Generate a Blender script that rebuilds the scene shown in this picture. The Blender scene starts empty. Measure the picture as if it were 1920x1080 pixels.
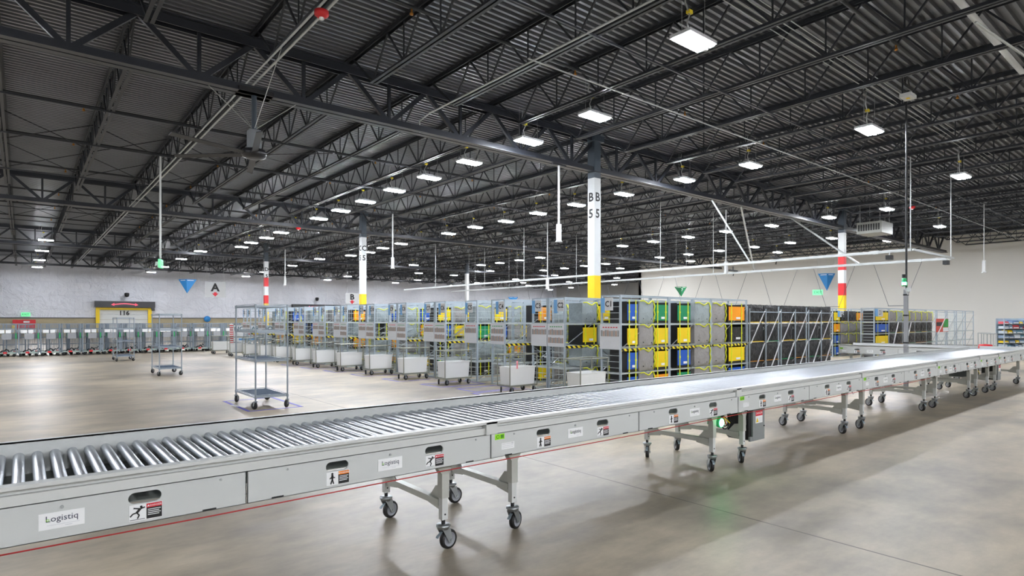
import bpy, math, random
from math import sin, cos, pi, radians, sqrt, atan2
from mathutils import Vector, Matrix
random.seed(7)
scene = bpy.context.scene
COL = scene.collection

# ------------------------------------------------------------------ materials
def lin(c):
    if isinstance(c, str):
        c = tuple(int(c[i:i+2], 16) for i in (0, 2, 4))
    return tuple(((v/255)/12.92 if v/255 <= .04045 else ((v/255+.055)/1.055)**2.4) for v in c) + (1,)

MATS = {}
def mk(name, col, rough=.5, metal=0.0, var=.10, scale=6.0, bump=0.0, bscale=40.0, spec=.5, emit=0):
    m = bpy.data.materials.new(name); m.use_nodes = True
    nt = m.node_tree; N = nt.nodes; b = N['Principled BSDF']
    c = lin(col)
    b.inputs['Roughness'].default_value = rough
    b.inputs['Metallic'].default_value = metal
    b.inputs['Specular IOR Level'].default_value = spec
    tc = N.new('ShaderNodeTexCoord')
    if var > 0:
        nz = N.new('ShaderNodeTexNoise'); nz.inputs['Scale'].default_value = scale
        nz.inputs['Detail'].default_value = 4
        nt.links.new(tc.outputs['Object'], nz.inputs['Vector'])
        mx = N.new('ShaderNodeMix'); mx.data_type = 'RGBA'
        mx.inputs['A'].default_value = tuple(min(1, v*(1-var)) for v in c[:3]) + (1,)
        mx.inputs['B'].default_value = tuple(min(1, v*(1+var)) for v in c[:3]) + (1,)
        nt.links.new(nz.outputs['Fac'], mx.inputs['Factor'])
        nt.links.new(mx.outputs['Result'], b.inputs['Base Color'])
    else:
        b.inputs['Base Color'].default_value = c
    if bump > 0:
        n2 = N.new('ShaderNodeTexNoise'); n2.inputs['Scale'].default_value = bscale
        n2.inputs['Detail'].default_value = 5
        nt.links.new(tc.outputs['Object'], n2.inputs['Vector'])
        bp = N.new('ShaderNodeBump'); bp.inputs['Strength'].default_value = bump
        bp.inputs['Distance'].default_value = .05
        nt.links.new(n2.outputs['Fac'], bp.inputs['Height'])
        nt.links.new(bp.outputs['Normal'], b.inputs['Normal'])
    if emit:
        b.inputs['Emission Color'].default_value = c
        b.inputs['Emission Strength'].default_value = emit
    MATS[name] = m
    return m

LAMP = 275.0
grey_paint = mk('conveyor grey paint', (202, 204, 202), .42, 0, .03, 3)
grey_panel = mk('conveyor panel paint', (198, 201, 200), .40, 0, .03, 2)
grey_dark = mk('conveyor inner grey', (120, 124, 118), .6, 0, .1)
steel = mk('galvanised roller steel', (182, 187, 193), .33, .74, .12, 14)
zinc = mk('zinc plated steel', (170, 175, 178), .35, .85, .1, 20)
brace_m = mk('brace galvanised', (186, 188, 182), .45, .5, .12, 9)
chrome = mk('chrome wire', (150, 160, 170), .3, .55, .1, 8)
postm = mk('rack post steel', (172, 184, 194), .4, .2, .1, 6)
wirem = mk('rack wire steel', (196, 204, 204), .4, .25, .1, 6)
shelf_blue = mk('slate shelf mat', (78, 94, 112), .5, 0, .15, 12)
rubber = mk('black rubber', (24, 24, 25), .55, 0, .1)
hubgrey = mk('caster hub grey', (140, 142, 148), .5, 0, .08)
blackp = mk('black plastic', (22, 23, 25), .5, 0, .1)
blackbag = mk('black bag cloth', (26, 26, 28), .30, 0, .3, 7, .7, 11)
greybag = mk('grey bag cloth', (152, 149, 147), .7, 0, .14, 4, .9, 6)
greybag2 = mk('pale blue grey bag cloth', (156, 167, 170), .65, 0, .16, 4, .9, 6)
yellow = mk('yellow paint', (236, 200, 20), .5, 0, .06, 3)
strapy = mk('yellow webbing', (222, 226, 40), .6, 0, .12, 30)
toty = mk('yellow tote plastic', (242, 208, 14), .45, 0, .05)
totb = mk('blue tote plastic', (26, 88, 190), .45, 0, .05)
totg = mk('green tote plastic', (14, 140, 92), .45, 0, .05)
toto = mk('orange tote plastic', (250, 158, 20), .45, 0, .05)
tubw = mk('white tub plastic', (226, 227, 226), .55, 0, .04, 4)
steeldark = mk('slate painted steel', (66, 76, 86), .5, .1, .12, 2)
joistm = mk('dark joist paint', (44, 47, 53), .46, .1, .15, 2)
girdm = mk('dark girder paint', (46, 49, 56), .36, .1, .15, 2)
whitep = mk('white paint', (206, 209, 210), .5, 0, .04, 2)
redp = mk('red paint', (200, 34, 40), .5, 0, .06, 2)
white = mk('white sticker', (238, 239, 240), .5, 0, 0)
ink = mk('dark ink', (52, 56, 76), .6, 0, 0)
blk = mk('black ink', (22, 22, 24), .6, 0, 0)
orange = mk('orange ink', (236, 132, 30), .6, 0, 0)
redink = mk('red ink', (206, 40, 56), .6, 0, 0)
greenink = mk('green ink', (60, 150, 90), .6, 0, 0)
lime = mk('lime sticker', (150, 222, 30), .5, 0, .05)
limed = mk('lime dark', (70, 140, 20), .5, 0, 0)
bluesign = mk('blue sign', (44, 134, 204), .5, 0, .05)
greensign = mk('green sign', (28, 132, 82), .5, 0, .05)
lblue = mk('light blue sign strip', (112, 172, 226), .5, 0, .05)
signgrey = mk('pale sign board', (214, 216, 218), .6, 0, .03)
placgrey = mk('placard grey', (214, 216, 220), .6, 0, .03)
photo1 = mk('placard photo brown', (170, 146, 134), .6, 0, .5, 40)
photo2 = mk('placard photo grey', (146, 146, 146), .6, 0, .5, 40)
redcord = mk('red cord', (176, 44, 46), .6, 0, .05)
cablek = mk('black cable', (18, 18, 18), .5, 0, 0)
cabley = mk('yellow plug', (220, 196, 40), .5, 0, 0)
conduit = mk('conduit galvanised', (186, 190, 190), .35, .5, .06, 4)
pipew = mk('white pipe', (206, 208, 208), .45, 0, .05, 3)
pipek = mk('dark sprinkler pipe', (40, 42, 46), .5, .1, .1, 3)
brass = mk('brass sprinkler', (176, 120, 50), .4, .6, .1)
lampcase = mk('lamp housing white', (210, 214, 218), .4, .1, .05)
lampon = mk('lamp tube lit', (244, 248, 255), .5, 0, 0, emit=LAMP)
greenon = mk('green beacon lit', (60, 255, 130), .5, 0, 0, emit=26)
greenhs = mk('green beacon housing', (60, 190, 120), .4, 0, .05)
exiton = mk('exit sign lit', (110, 215, 150), .5, 0, 0, emit=.55)
pinkon = mk('red door logo', (232, 90, 110), .5, 0, 0, emit=.5)
tapeb = mk('blue floor tape', (96, 92, 190), .5, 0, .2, 20)
tapew = mk('white floor tape', (228, 228, 232), .5, 0, .05)
pink = mk('pink tag', (240, 150, 160), .6, 0, .05)
concw = mk('tan concrete wall', (168, 156, 128), .85, 0, .18, 1.2, .2, 12)
rightw = mk('off white wall paint', (214, 212, 206), .7, 0, .02, .5)
doorgrey = mk('dock door grey', (206, 208, 206), .5, 0, .04, 2)
cagem = mk('roll cage steel', (130, 140, 150), .42, .4, .12, 8)
cagebase = mk('roll cage base', (150, 166, 158), .5, .2, .3, 9)
cagegreen = mk('roll cage green', (30, 150, 84), .5, 0, .1)
blackgloss = mk('black housing', (34, 34, 38), .35, 0, .1)
teal = mk('teal print', (70, 110, 124), .6, 0, 0)
pinkwall = mk('rose glow panel', (214, 170, 190), .6, 0, .05)
rackmix = mk('small bin blue grey', (140, 160, 184), .5, 0, .3, 12)
fanm = mk('fan grey', (62, 63, 66), .4, .3, .08)
heater = mk('heater beige', (150, 152, 146), .5, .1, .08)
cartbar = mk('cart frame olive steel', (138, 140, 128), .45, .3, .1)

def floor_mat():
    m = bpy.data.materials.new('polished concrete'); m.use_nodes = True
    nt = m.node_tree; N = nt.nodes; L = nt.links; b = N['Principled BSDF']
    tc = N.new('ShaderNodeTexCoord'); 
    n1 = N.new('ShaderNodeTexNoise'); n1.inputs['Scale'].default_value = .34; n1.inputs['Detail'].default_value = 6
    n1.inputs['Roughness'].default_value = .62
    L.new(tc.outputs['Object'], n1.inputs['Vector'])
    r1 = N.new('ShaderNodeValToRGB'); r1.color_ramp.elements[0].position = .34; r1.color_ramp.elements[1].position = .68
    r1.color_ramp.elements[0].color = lin((126, 118, 107)); r1.color_ramp.elements[1].color = lin((194, 180, 156))
    L.new(n1.outputs['Fac'], r1.inputs['Fac'])
    mp = N.new('ShaderNodeMapping'); mp.inputs['Scale'].default_value = (.5, 1.1, 1)
    L.new(tc.outputs['Object'], mp.inputs['Vector'])
    n2 = N.new('ShaderNodeTexNoise'); n2.inputs['Scale'].default_value = 2.2; n2.inputs['Detail'].default_value = 8
    n2.inputs['Roughness'].default_value = .7
    L.new(mp.outputs['Vector'], n2.inputs['Vector'])
    r2 = N.new('ShaderNodeValToRGB'); r2.color_ramp.elements[0].position = .36; r2.color_ramp.elements[1].position = .62
    r2.color_ramp.elements[0].color = (.66, .66, .67, 1); r2.color_ramp.elements[1].color = (1.14, 1.13, 1.11, 1)
    L.new(n2.outputs['Fac'], r2.inputs['Fac'])
    mx = N.new('ShaderNodeMix'); mx.data_type = 'RGBA'; mx.blend_type = 'MULTIPLY'; mx.inputs['Factor'].default_value = .8
    L.new(r1.outputs['Color'], mx.inputs['A']); L.new(r2.outputs['Color'], mx.inputs['B'])
    # saw-cut joints along both axes
    sp = N.new('ShaderNodeSeparateXYZ'); L.new(tc.outputs['Object'], sp.inputs['Vector'])
    def joint(out, off, per):
        a = N.new('ShaderNodeMath'); a.operation = 'SUBTRACT'; a.inputs[1].default_value = off; L.new(out, a.inputs[0])
        p = N.new('ShaderNodeMath'); p.operation = 'PINGPONG'; p.inputs[1].default_value = per/2; L.new(a.outputs[0], p.inputs[0])
        l = N.new('ShaderNodeMath'); l.operation = 'LESS_THAN'; l.inputs[1].default_value = .008; L.new(p.outputs[0], l.inputs[0])
        return l.outputs[0]
    j1 = joint(sp.outputs['X'], 4.2, 8.23); j2 = joint(sp.outputs['Y'], 11.5, 15.2)
    mxm = N.new('ShaderNodeMath'); mxm.operation = 'MAXIMUM'; L.new(j1, mxm.inputs[0]); L.new(j2, mxm.inputs[1])
    m2 = N.new('ShaderNodeMix'); m2.data_type = 'RGBA'; m2.inputs['B'].default_value = lin((92, 84, 74))
    L.new(mxm.outputs[0], m2.inputs['Factor']); L.new(mx.outputs['Result'], m2.inputs['A'])
    L.new(m2.outputs['Result'], b.inputs['Base Color'])
    rr = N.new('ShaderNodeMapRange'); rr.inputs['To Min'].default_value = .30; rr.inputs['To Max'].default_value = .52
    L.new(n2.outputs['Fac'], rr.inputs['Value']); L.new(rr.outputs['Result'], b.inputs['Roughness'])
    bp = N.new('ShaderNodeBump'); bp.inputs['Strength'].default_value = .06; bp.inputs['Distance'].default_value = .02
    L.new(n2.outputs['Fac'], bp.inputs['Height']); L.new(bp.outputs['Normal'], b.inputs['Normal'])
    b.inputs['Specular IOR Level'].default_value = .5
    return m
floorm = floor_mat()

def foil_mat():
    m = bpy.data.materials.new('white insulation sheeting'); m.use_nodes = True
    nt = m.node_tree; N = nt.nodes; L = nt.links; b = N['Principled BSDF']
    tc = N.new('ShaderNodeTexCoord')
    n = N.new('ShaderNodeTexNoise'); n.inputs['Scale'].default_value = 1.1; n.inputs['Detail'].default_value = 7
    n.inputs['Distortion'].default_value = 1.6; n.inputs['Roughness'].default_value = .6
    L.new(tc.outputs['Object'], n.inputs['Vector'])
    br = N.new('ShaderNodeTexBrick'); br.offset = 0
    mp = N.new('ShaderNodeMapping'); mp.inputs['Rotation'].default_value = (radians(90), 0, 0)
    L.new(tc.outputs['Object'], mp.inputs['Vector']); L.new(mp.outputs['Vector'], br.inputs['Vector'])
    br.inputs['Scale'].default_value = 1; br.inputs['Brick Width'].default_value = 1.2; br.inputs['Row Height'].default_value = 1.2
    br.inputs['Mortar Size'].default_value = .012; br.inputs['Mortar Smooth'].default_value = .6
    br.inputs['Color1'].default_value = lin((232, 233, 240)); br.inputs['Color2'].default_value = lin((226, 228, 236))
    br.inputs['Mortar'].default_value = lin((214, 216, 226))
    L.new(br.outputs['Color'], b.inputs['Base Color'])
    bp = N.new('ShaderNodeBump'); bp.inputs['Strength'].default_value = .8; bp.inputs['Distance'].default_value = .4
    L.new(n.outputs['Fac'], bp.inputs['Height']); L.new(bp.outputs['Normal'], b.inputs['Normal'])
    b.inputs['Roughness'].default_value = .38
    return m
foil = foil_mat()
deckm = mk('galvanised roof deck', (128, 131, 136), .36, .55, .14, .6)

def hazard_mat():
    m = bpy.data.materials.new('hazard stripe tape'); m.use_nodes = True
    nt = m.node_tree; N = nt.nodes; L = nt.links; b = N['Principled BSDF']
    tc = N.new('ShaderNodeTexCoord'); sp = N.new('ShaderNodeSeparateXYZ'); L.new(tc.outputs['Object'], sp.inputs['Vector'])
    a = N.new('ShaderNodeMath'); a.operation = 'ADD'; L.new(sp.outputs['X'], a.inputs[0]); L.new(sp.outputs['Z'], a.inputs[1])
    f = N.new('ShaderNodeMath'); f.operation = 'PINGPONG'; f.inputs[1].default_value = .07; L.new(a.outputs[0], f.inputs[0])
    g = N.new('ShaderNodeMath'); g.operation = 'GREATER_THAN'; g.inputs[1].default_value = .035; L.new(f.outputs[0], g.inputs[0])
    mx = N.new('ShaderNodeMix'); mx.data_type = 'RGBA'; mx.inputs['A'].default_value = lin((28, 28, 28)); mx.inputs['B'].default_value = lin((238, 214, 40))
    L.new(g.outputs[0], mx.inputs['Factor']); L.new(mx.outputs['Result'], b.inputs['Base Color'])
    b.inputs['Roughness'].default_value = .5
    return m
hazard = hazard_mat()

# ------------------------------------------------------------------ mesh builder
class MB:
    def __init__(s): s.v = []; s.f = []; s.m = []; s.sm = []
    def add(s, vs, fs, m=0, smooth=False):
        o = len(s.v); s.v += [tuple(p) for p in vs]
        for f in fs: s.f.append(tuple(i+o for i in f)); s.m.append(m); s.sm.append(smooth)
        return s
    def box(s, x0, y0, z0, x1, y1, z1, m=0):
        x0, x1 = min(x0, x1), max(x0, x1); y0, y1 = min(y0, y1), max(y0, y1); z0, z1 = min(z0, z1), max(z0, z1)
        v = [(x0,y0,z0),(x1,y0,z0),(x1,y1,z0),(x0,y1,z0),(x0,y0,z1),(x1,y0,z1),(x1,y1,z1),(x0,y1,z1)]
        return s.add(v, [(3,2,1,0),(4,5,6,7),(0,1,5,4),(1,2,6,5),(2,3,7,6),(3,0,4,7)], m)
    def frame(s, p0, p1, up=(0,0,1)):
        p0 = Vector(p0); p1 = Vector(p1); d = (p1-p0).normalized(); u = Vector(up)
        if abs(d.dot(u)) > .98: u = Vector((1,0,0))
        a = d.cross(u).normalized(); b = a.cross(d).normalized()
        return p0, p1, a, b
    def bar(s, p0, p1, w, h, m=0, up=(0,0,1)):
        p0, p1, a, b = s.frame(p0, p1, up); a *= w/2; b *= h/2
        v = [p0-a-b, p0+a-b, p0+a+b, p0-a+b, p1-a-b, p1+a-b, p1+a+b, p1-a+b]
        return s.add(v, [(3,2,1,0),(4,5,6,7),(0,1,5,4),(1,2,6,5),(2,3,7,6),(3,0,4,7)], m)
    def tube(s, p0, p1, r, n=8, m=0, r1=None, caps=True):
        p0, p1, a, b = s.frame(p0, p1); r1 = r if r1 is None else r1
        v = []
        for i in range(n):
            t = 2*pi*i/n; k = a*cos(t)+b*sin(t)
            v.append(p0+k*r); v.append(p1+k*r1)
        f = [(2*i, 2*((i+1) % n), 2*((i+1) % n)+1, 2*i+1) for i in range(n)]
        s.add(v, f, m, n > 6)
        if caps:
            s.add(v, [tuple(2*i for i in range(n))[::-1], tuple(2*i+1 for i in range(n))], m)
        return s
    def path(s, pts, r, n=6, m=0):
        pts = [Vector(p) for p in pts]; rings = []
        for i, p in enumerate(pts):
            d = (pts[min(i+1, len(pts)-1)]-pts[max(i-1, 0)]).normalized()
            u = Vector((0,0,1)) if abs(d.z) < .95 else Vector((1,0,0))
            a = d.cross(u).normalized(); b = a.cross(d).normalized()
            rings.append([p+(a*cos(2*pi*k/n)+b*sin(2*pi*k/n))*r for k in range(n)])
        v = [q for ring in rings for q in ring]; f = []
        for i in range(len(pts)-1):
            for k in range(n):
                f.append((i*n+k, i*n+(k+1) % n, (i+1)*n+(k+1) % n, (i+1)*n+k))
        f.append(tuple(range(n))[::-1]); f.append(tuple((len(pts)-1)*n+k for k in range(n)))
        return s.add(v, f, m, True)
    def lathe(s, prof, c, axis='y', n=20, m=0):
        v = []; k = len(prof)
        for i in range(n):
            t = 2*pi*i/n
            for (r, h) in prof:
                if axis == 'y': v.append((c[0]+r*cos(t), c[1]+h, c[2]+r*sin(t)))
                elif axis == 'x': v.append((c[0]+h, c[1]+r*cos(t), c[2]+r*sin(t)))
                else: v.append((c[0]+r*cos(t), c[1]+r*sin(t), c[2]+h))
        f = []
        for i in range(n):
            j = (i+1) % n
            for q in range(k-1): f.append((i*k+q, i*k+q+1, j*k+q+1, j*k+q))
        return s.add(v, f, m, True)
    def prism(s, pts, o, ax, ay, d, m=0):
        """polygon pts (2d) placed at o along ax, ay and extruded by d"""
        o = Vector(o); ax = Vector(ax); ay = Vector(ay); d = Vector(d); n = len(pts)
        a = [o+ax*p[0]+ay*p[1] for p in pts]; b = [p+d for p in a]
        return s.add(a+b, [tuple(range(n)), tuple(range(n, 2*n))[::-1]] + [(i, n+i, n+(i+1) % n, (i+1) % n) for i in range(n)], m)
    def build(s, name, mats, parent=None, recalc=True):
        me = bpy.data.meshes.new(name)
        me.from_pydata(s.v, [], s.f)
        if not isinstance(mats, (list, tuple)): mats = [mats]
        for k in mats: me.materials.append(k)
        me.polygons.foreach_set('material_index', s.m)
        me.polygons.foreach_set('use_smooth', s.sm)
        if recalc:
            import bmesh
            bm = bmesh.new(); bm.from_mesh(me); bmesh.ops.recalc_face_normals(bm, faces=bm.faces[:]); bm.to_mesh(me); bm.free()
        me.update()
        o = bpy.data.objects.new(name, me); COL.objects.link(o)
        if parent: o.parent = parent
        return o

_txt = {}
def text(mb, s, size, o, ax, ay, m=0, align='CENTER', bold=0):
    """lettering laid at point o with reading direction ax and up ay"""
    key = (s, align, bold)
    if key not in _txt:
        c = bpy.data.curves.new('t', 'FONT'); c.body = s; c.align_x = align; c.align_y = 'CENTER'; c.size = 1; c.resolution_u = 2; c.offset = bold
        ob = bpy.data.objects.new('t', c); COL.objects.link(ob)
        bpy.context.view_layer.update()
        me = bpy.data.meshes.new_from_object(ob)
        _txt[key] = ([tuple(v.co) for v in me.vertices], [tuple(p.vertices) for p in me.polygons])
        bpy.data.objects.remove(ob); bpy.data.curves.remove(c); bpy.data.meshes.remove(me)
    vs, fs = _txt[key]
    o = Vector(o); ax = Vector(ax); ay = Vector(ay)
    mb.add([o+ax*(v[0]*size)+ay*(v[1]*size) for v in vs], fs, m)

USED = set()
def tag(o, label, cat, group=None):
    o['label'] = label; o['category'] = cat
    if group: o['group'] = group
    return o
def thing(name, label, cat, loc=(0,0,0), rz=0, group=None):
    o = bpy.data.objects.new(name, None); COL.objects.link(o)
    o.location = loc; o.rotation_euler = (0,0,rz); o.empty_display_size = .2
    return tag(o, label, cat, group)
def dup(root, loc, rz, label, group=None, kids=None):
    r = root.copy(); COL.objects.link(r); r.location = loc; r.rotation_euler = (0,0,rz); r['label'] = label
    if group: r['group'] = group
    for ch in (kids or list(root.children)):
        c = ch.copy(); COL.objects.link(c); c.parent = r
        for g in list(ch.children):
            d = g.copy(); COL.objects.link(d); d.parent = c
    return r
def struct(o): o['kind'] = 'structure'; return o
def cp(o, parent, loc=None):
    c = o.copy(); COL.objects.link(c); c.parent = parent
    if loc: c.location = loc
    for g in list(o.children):
        d = g.copy(); COL.objects.link(d); d.parent = c
    return c
ORD = ['first','second','third','fourth','fifth','sixth','seventh','eighth','ninth','tenth','eleventh','twelfth','thirteenth',
       'fourteenth','fifteenth','sixteenth','seventeenth','eighteenth','nineteenth','twentieth'] + [f'{i}th' for i in range(21, 60)]
X_, Y_, Z_ = Vector((1,0,0)), Vector((0,1,0)), Vector((0,0,1))

# ------------------------------------------------------------------ setting
DECK = 6.75; JB = 5.95
WX, WY, RX, CY = 44.0, 65.0, 62.0, 35.2
LX, FY = -16.0, -14.0
struct(MB().box(LX, FY, -.3, RX, WY, 0).build('floor', floorm))
mb = MB(); prof = []
y = FY
while y < WY:
    prof += [(y, DECK+.075), (y+.082, DECK+.075), (y+.092, DECK), (y+.142, DECK)]; y += .152
prof.append((WY, DECK+.075))
v = [(LX, a, b) for a, b in prof] + [(RX, a, b) for a, b in prof]; n = len(prof)
mb.add(v, [(i, i+1, n+i+1, n+i) for i in range(n-1)])
mb.box(LX, FY, DECK+.08, RX, WY, DECK+.2)
struct(mb.build('ceiling', deckm, recalc=False))
wb = MB().box(LX, WY, 1.68, RX+.3, WY+.3, DECK+.2).build('wall_back', foil); struct(wb)
struct(MB().box(LX, WY, 0, RX+.3, WY+.3, 1.68).build('baseboard_back', concw))
struct(MB().box(WX, FY, 0, WX+.3, CY, DECK+.2).box(WX, CY-.3, 0, RX, CY, DECK+.2).build('wall_right', rightw))
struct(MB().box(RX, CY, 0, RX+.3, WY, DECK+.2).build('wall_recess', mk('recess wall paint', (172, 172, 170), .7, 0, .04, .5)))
struct(MB().box(LX-.3, FY, 0, LX, WY, DECK+.2).build('wall_left', rightw))
struct(MB().box(LX, FY-.3, 0, WX, FY, DECK+.2).build('wall_front', rightw))
struct(MB().box(LX, WY-.06, 1.64, RX, WY, 1.70).build('trim_1', steeldark))

# columns -----------------------------------------------------------------
def column(x, y, label, style, texts=()):
    w = .128
    r = thing('roof_column', label, 'column', (x, y, 0))
    mb = MB()
    if style == 'y':
        segs = [(0, 2.72, 0), (2.72, 5.44, 1), (5.44, 6.7, 2)]
    else:
        segs = [(0, 2.6, 0), (2.6, 3.15, 3), (3.15, 3.75, 1), (3.75, 4.35, 3), (4.35, 5.44, 1), (5.44, 6.7, 2)]
    for a, b, m in segs: mb.box(-w, -w, a, w, w, b, m)
    mb.build('shaft', [yellow, whitep, steeldark, redp], r)
    MB().box(-.22, -.22, 0, .22, .22, .025).build('base_plate', steeldark, r)
    MB().box(-.2, -.2, 6.45, .2, .2, 6.6).build('cap_plate', steeldark, r)
    if texts:
        mb = MB()
        for i, s in enumerate(texts):
            text(mb, s, .34, (0, -w-.004, 4.9-.46*i), X_, Z_, bold=.025)
            text(mb, s, .34, (-w-.004, 0, 4.9-.46*i), -Y_, Z_, bold=.025)
        mb.build('column_number', blk, r)
    return r
BX = [12.42, 28.9]; GY = [11.5, 26.7, 41.9, 57.1]
column(12.42, 11.5, 'white and yellow roof column marked B 5 beside the tote racks', 'y', 'B5')
column(28.9, 11.5, 'red and white banded column beside the D2 rack and beige heater', 'r')
column(12.65, 26.7, 'white and yellow roof column marked C 5 behind the rack row', 'y', 'C5')
column(28.9, 26.7, 'white roof column hidden behind the B 5 column', 'y')
column(12.8, 41.9, 'red and white banded column seen behind the tall wire cart', 'r', ('D', '5'))
column(29.4, 41.9, 'slim white far column right of the B sign near white wall', 'y')

# girders -----------------------------------------------------------------
def girder_mesh(x0, x1):
    mb = MB(); zt, zb = 6.62, 5.62
    for s in (-.09, .09):
        mb.box(x0, s-.075, zt-.02, x1, s+.075, zt); mb.box(x0, s-.01, zt-.16, x1, s+.01, zt)
        mb.box(x0, s-.07, zb-.02, x1, s+.07, zb); mb.box(x0, s-.01, zb, x1, s+.01, zb+.13)
    k0 = math.ceil((x0+.36)/1.83)
    for k in range(k0, int((x1+.36)/1.83)+1):
        jx = -.36+1.83*k
        for q in (-.915, .915):
            bx = jx+q
            if x0 < bx < x1: mb.bar((jx, 0, zt-.08), (bx, 0, zb+.05), .07, .09)
        if x0 < jx+.915 < x1: mb.bar((jx+.915, 0, zt-.08), (jx+.915, 0, zb+.05), .06, .06)
    return mb
gcols = {11.5: 'B', 26.7: 'C', 41.9: 'D', 57.1: 'E'}
gdesc = {11.5: 'nearest, running across in front of the banded column', 26.7: 'second, passing the C 5 column top', 41.9: 'third, far over the rack row', 57.1: 'farthest, just before the white wall'}
for gy in GY:
    o = girder_mesh(LX+.1, WX-.2).build('roof_girder', girdm); o.location = (0, gy, 0)
    tag(o, 'dark steel roof girder, ' + gdesc[gy], 'girder')

# joists ------------------------------------------------------------------
def joist_mesh(L):
    mb = MB(); zt, zb = DECK-.02, JB
    for s in (-.045, .045):
        mb.box(s-.03, 0, zt-.01, s+.03, L, zt); mb.box(s-.005, 0, zt-.07, s+.005, L, zt)
        mb.box(s-.028, 1.1, zb-.008, s+.028, L-1.1, zb); mb.box(s-.004, 1.1, zb, s+.004, L-1.1, zb+.05)
    n = max(2, round((L-2.2)/1.22)); st = (L-2.2)/n
    mb.bar((0, .25, zt-.05), (0, 1.1, zb+.03), .03, .035); mb.bar((0, L-.25, zt-.05), (0, L-1.1, zb+.03), .03, .035)
    for i in range(n):
        a = 1.1+i*st
        mb.bar((0, a, zb+.02), (0, a+st/2, zt-.04), .028, .03); mb.bar((0, a+st/2, zt-.04), (0, a+st, zb+.02), .028, .03)
        mb.bar((0, a, zb+.02), (0, a, zt-.04), .022, .022)
    return mb
bays = [(-3.7, 11.5, 'nearest bay overhead'), (11.5, 26.7, 'bay behind the B 5 column'), (26.7, 41.9, 'bay behind the C 5 column'), (41.9, 57.1, 'fourth bay'), (57.1, 64.9, 'last bay before the white wall')]
jm = {}
for bi, (a, b, d) in enumerate(bays):
    L = round(b-a, 2); i = 0
    for k in range(-3, 34):
        x = -.36+1.83*k
        if x > (WX-.3 if b < 36 else 58): break
        if L not in jm: o = joist_mesh(L).build('roof_joist', joistm); jm[L] = o
        else: o = jm[L].copy(); COL.objects.link(o)
        o.location = (x, a, 0)
        tag(o, f'open web roof joist, {ORD[i]} from the left in the {d}', 'joist', 'roof joists, '+d); i += 1
# thin bridging lines, cross braces and dark sprinkler branches running across the joists
for k, yy in enumerate([1.4, 6.4, 15.3, 18.5, 22.9, 30.5, 34.3, 38.1, 45.7, 49.5, 53.3]):
    o = MB().bar((LX+.2, 0, 0), (WX-.3, 0, 0), .03, .03).build('bridging_bar', joistm); o.location = (0, yy, JB-.03)
    tag(o, f'thin dark bridging bar under the joists, {ORD[k]} from the camera', 'bridging bar', 'bridging bars under the joists')
for k, yy in enumerate([-.5, 3.9, 8.3, 13.6, 16.9, 20.4, 24.3, 29, 32.6, 36.5, 47.3]):
    r = thing('sprinkler_pipe', f'dark sprinkler branch pipe among the joists, {ORD[k]} from the camera', 'pipe', (0, yy, 6.42), 0, 'sprinkler branch pipes')
    MB().tube((LX+.2, 0, 0), (WX-.3, 0, 0), .03, 8).build('pipe_run', pipek, r)
    if k == 0: hd = None
    for j in range(9):
        xx = 1.1+3.66*j
        if hd is None:
            hd = MB().tube((0,0,-.03), (0,0,-.09), .016, 6).lathe([(0,-.13), (.03,-.12), (.03,-.09), (0,-.08)], (0,0,0), 'z', 8).build('sprinkler_head', brass, r); hd.location = (xx, 0, 0)
        else: cp(hd, r, (xx, 0, 0))
xm = None; i = 0
for (a, b) in ((1.0, 6.5), (16.5, 21), (20, 24.5), (30, 35)):
    for k in (-1, 0, 1, 2):
        x = -.36+1.83*k
        if xm is None:
            xm = MB().bar((0,0,JB), (1.83,0,DECK-.1), .02, .02).bar((0,0,DECK-.1), (1.83,0,JB), .02, .02); xm = xm.build('cross_brace', pipek); o = xm
        else: o = xm.copy(); COL.objects.link(o)
        o.location = (x, b-1.7, 0); i += 1
        tag(o, f'thin crossed brace between left joists, {ORD[i-1]} counted from the camera', 'brace', 'crossed joist braces')

# ------------------------------------------------------------------ lights
LP = [(.95,46.25),(.95,60.8),(.96,53.56),(.98,39.96),(8.47,40.44),(8.52,46.41),(8.68,54.02),(8.81,60.8),(9.18,8.48),(9.25,10.66),(9.25,13.07),
(9.33,15.24),(9.38,17.46),(9.47,19.77),(9.52,22.02),(9.56,24.33),(9.61,26.95),(9.67,29.35),(9.67,34.23),(9.72,31.72),(9.81,36.58),
(15.37,8.47),(15.44,10.62),(15.61,13.1),(15.71,15.42),(15.79,17.61),(15.91,40.34),(15.94,22.06),(16.01,19.91),(16.11,24.52),(16.22,29.44),(16.22,46.63),
(16.23,27.15),(16.35,31.87),(16.46,54.43),(16.63,36.88),(16.7,60.8),(16.74,34.41),(23.28,40.26),(24.31,54.61),(24.81,60.8),(25.44,8.52),(25.64,10.72),
(25.91,13.28),(25.94,15.54),(26.21,17.81),(26.28,20.03),(26.43,22.3),(26.81,27.11),(27.1,30.02),(27.18,32.29),(27.27,36.98),(27.32,34.72),(27.58,46.84),(31.13,40.91),
(31.46,46.97),(31.99,8.59),(32.15,10.79),(32.27,13.35),(32.27,55.04),(32.41,15.57),(32.69,17.8),(32.79,60.8),(32.82,20.1),(33.14,22.51),(33.21,24.79),(33.42,27.16),
(33.86,30.17),(33.91,32.41),(34.22,34.95),(34.26,37.5),(35.7,11.9),(36.4,18.27),(37.01,24.96),(37.74,32.07),(38.8,40.95),(39.49,47.52),(40.09,55.08),(40.59,60.8),
(43.81,51.39),(41,32.3),(46.06,39.59),(46.81,47.1),(47.68,54.94),(48.85,60.8),(56.78,60.8),(54.2,39.8),(54.6,47.3),(55.2,55.2)]  # last three lamps are added to brighten the recess wall
HL = [(7.4,4.94,5.45),(13.6,4.88,5.42),(19.8,4.83,5.4)]
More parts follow.
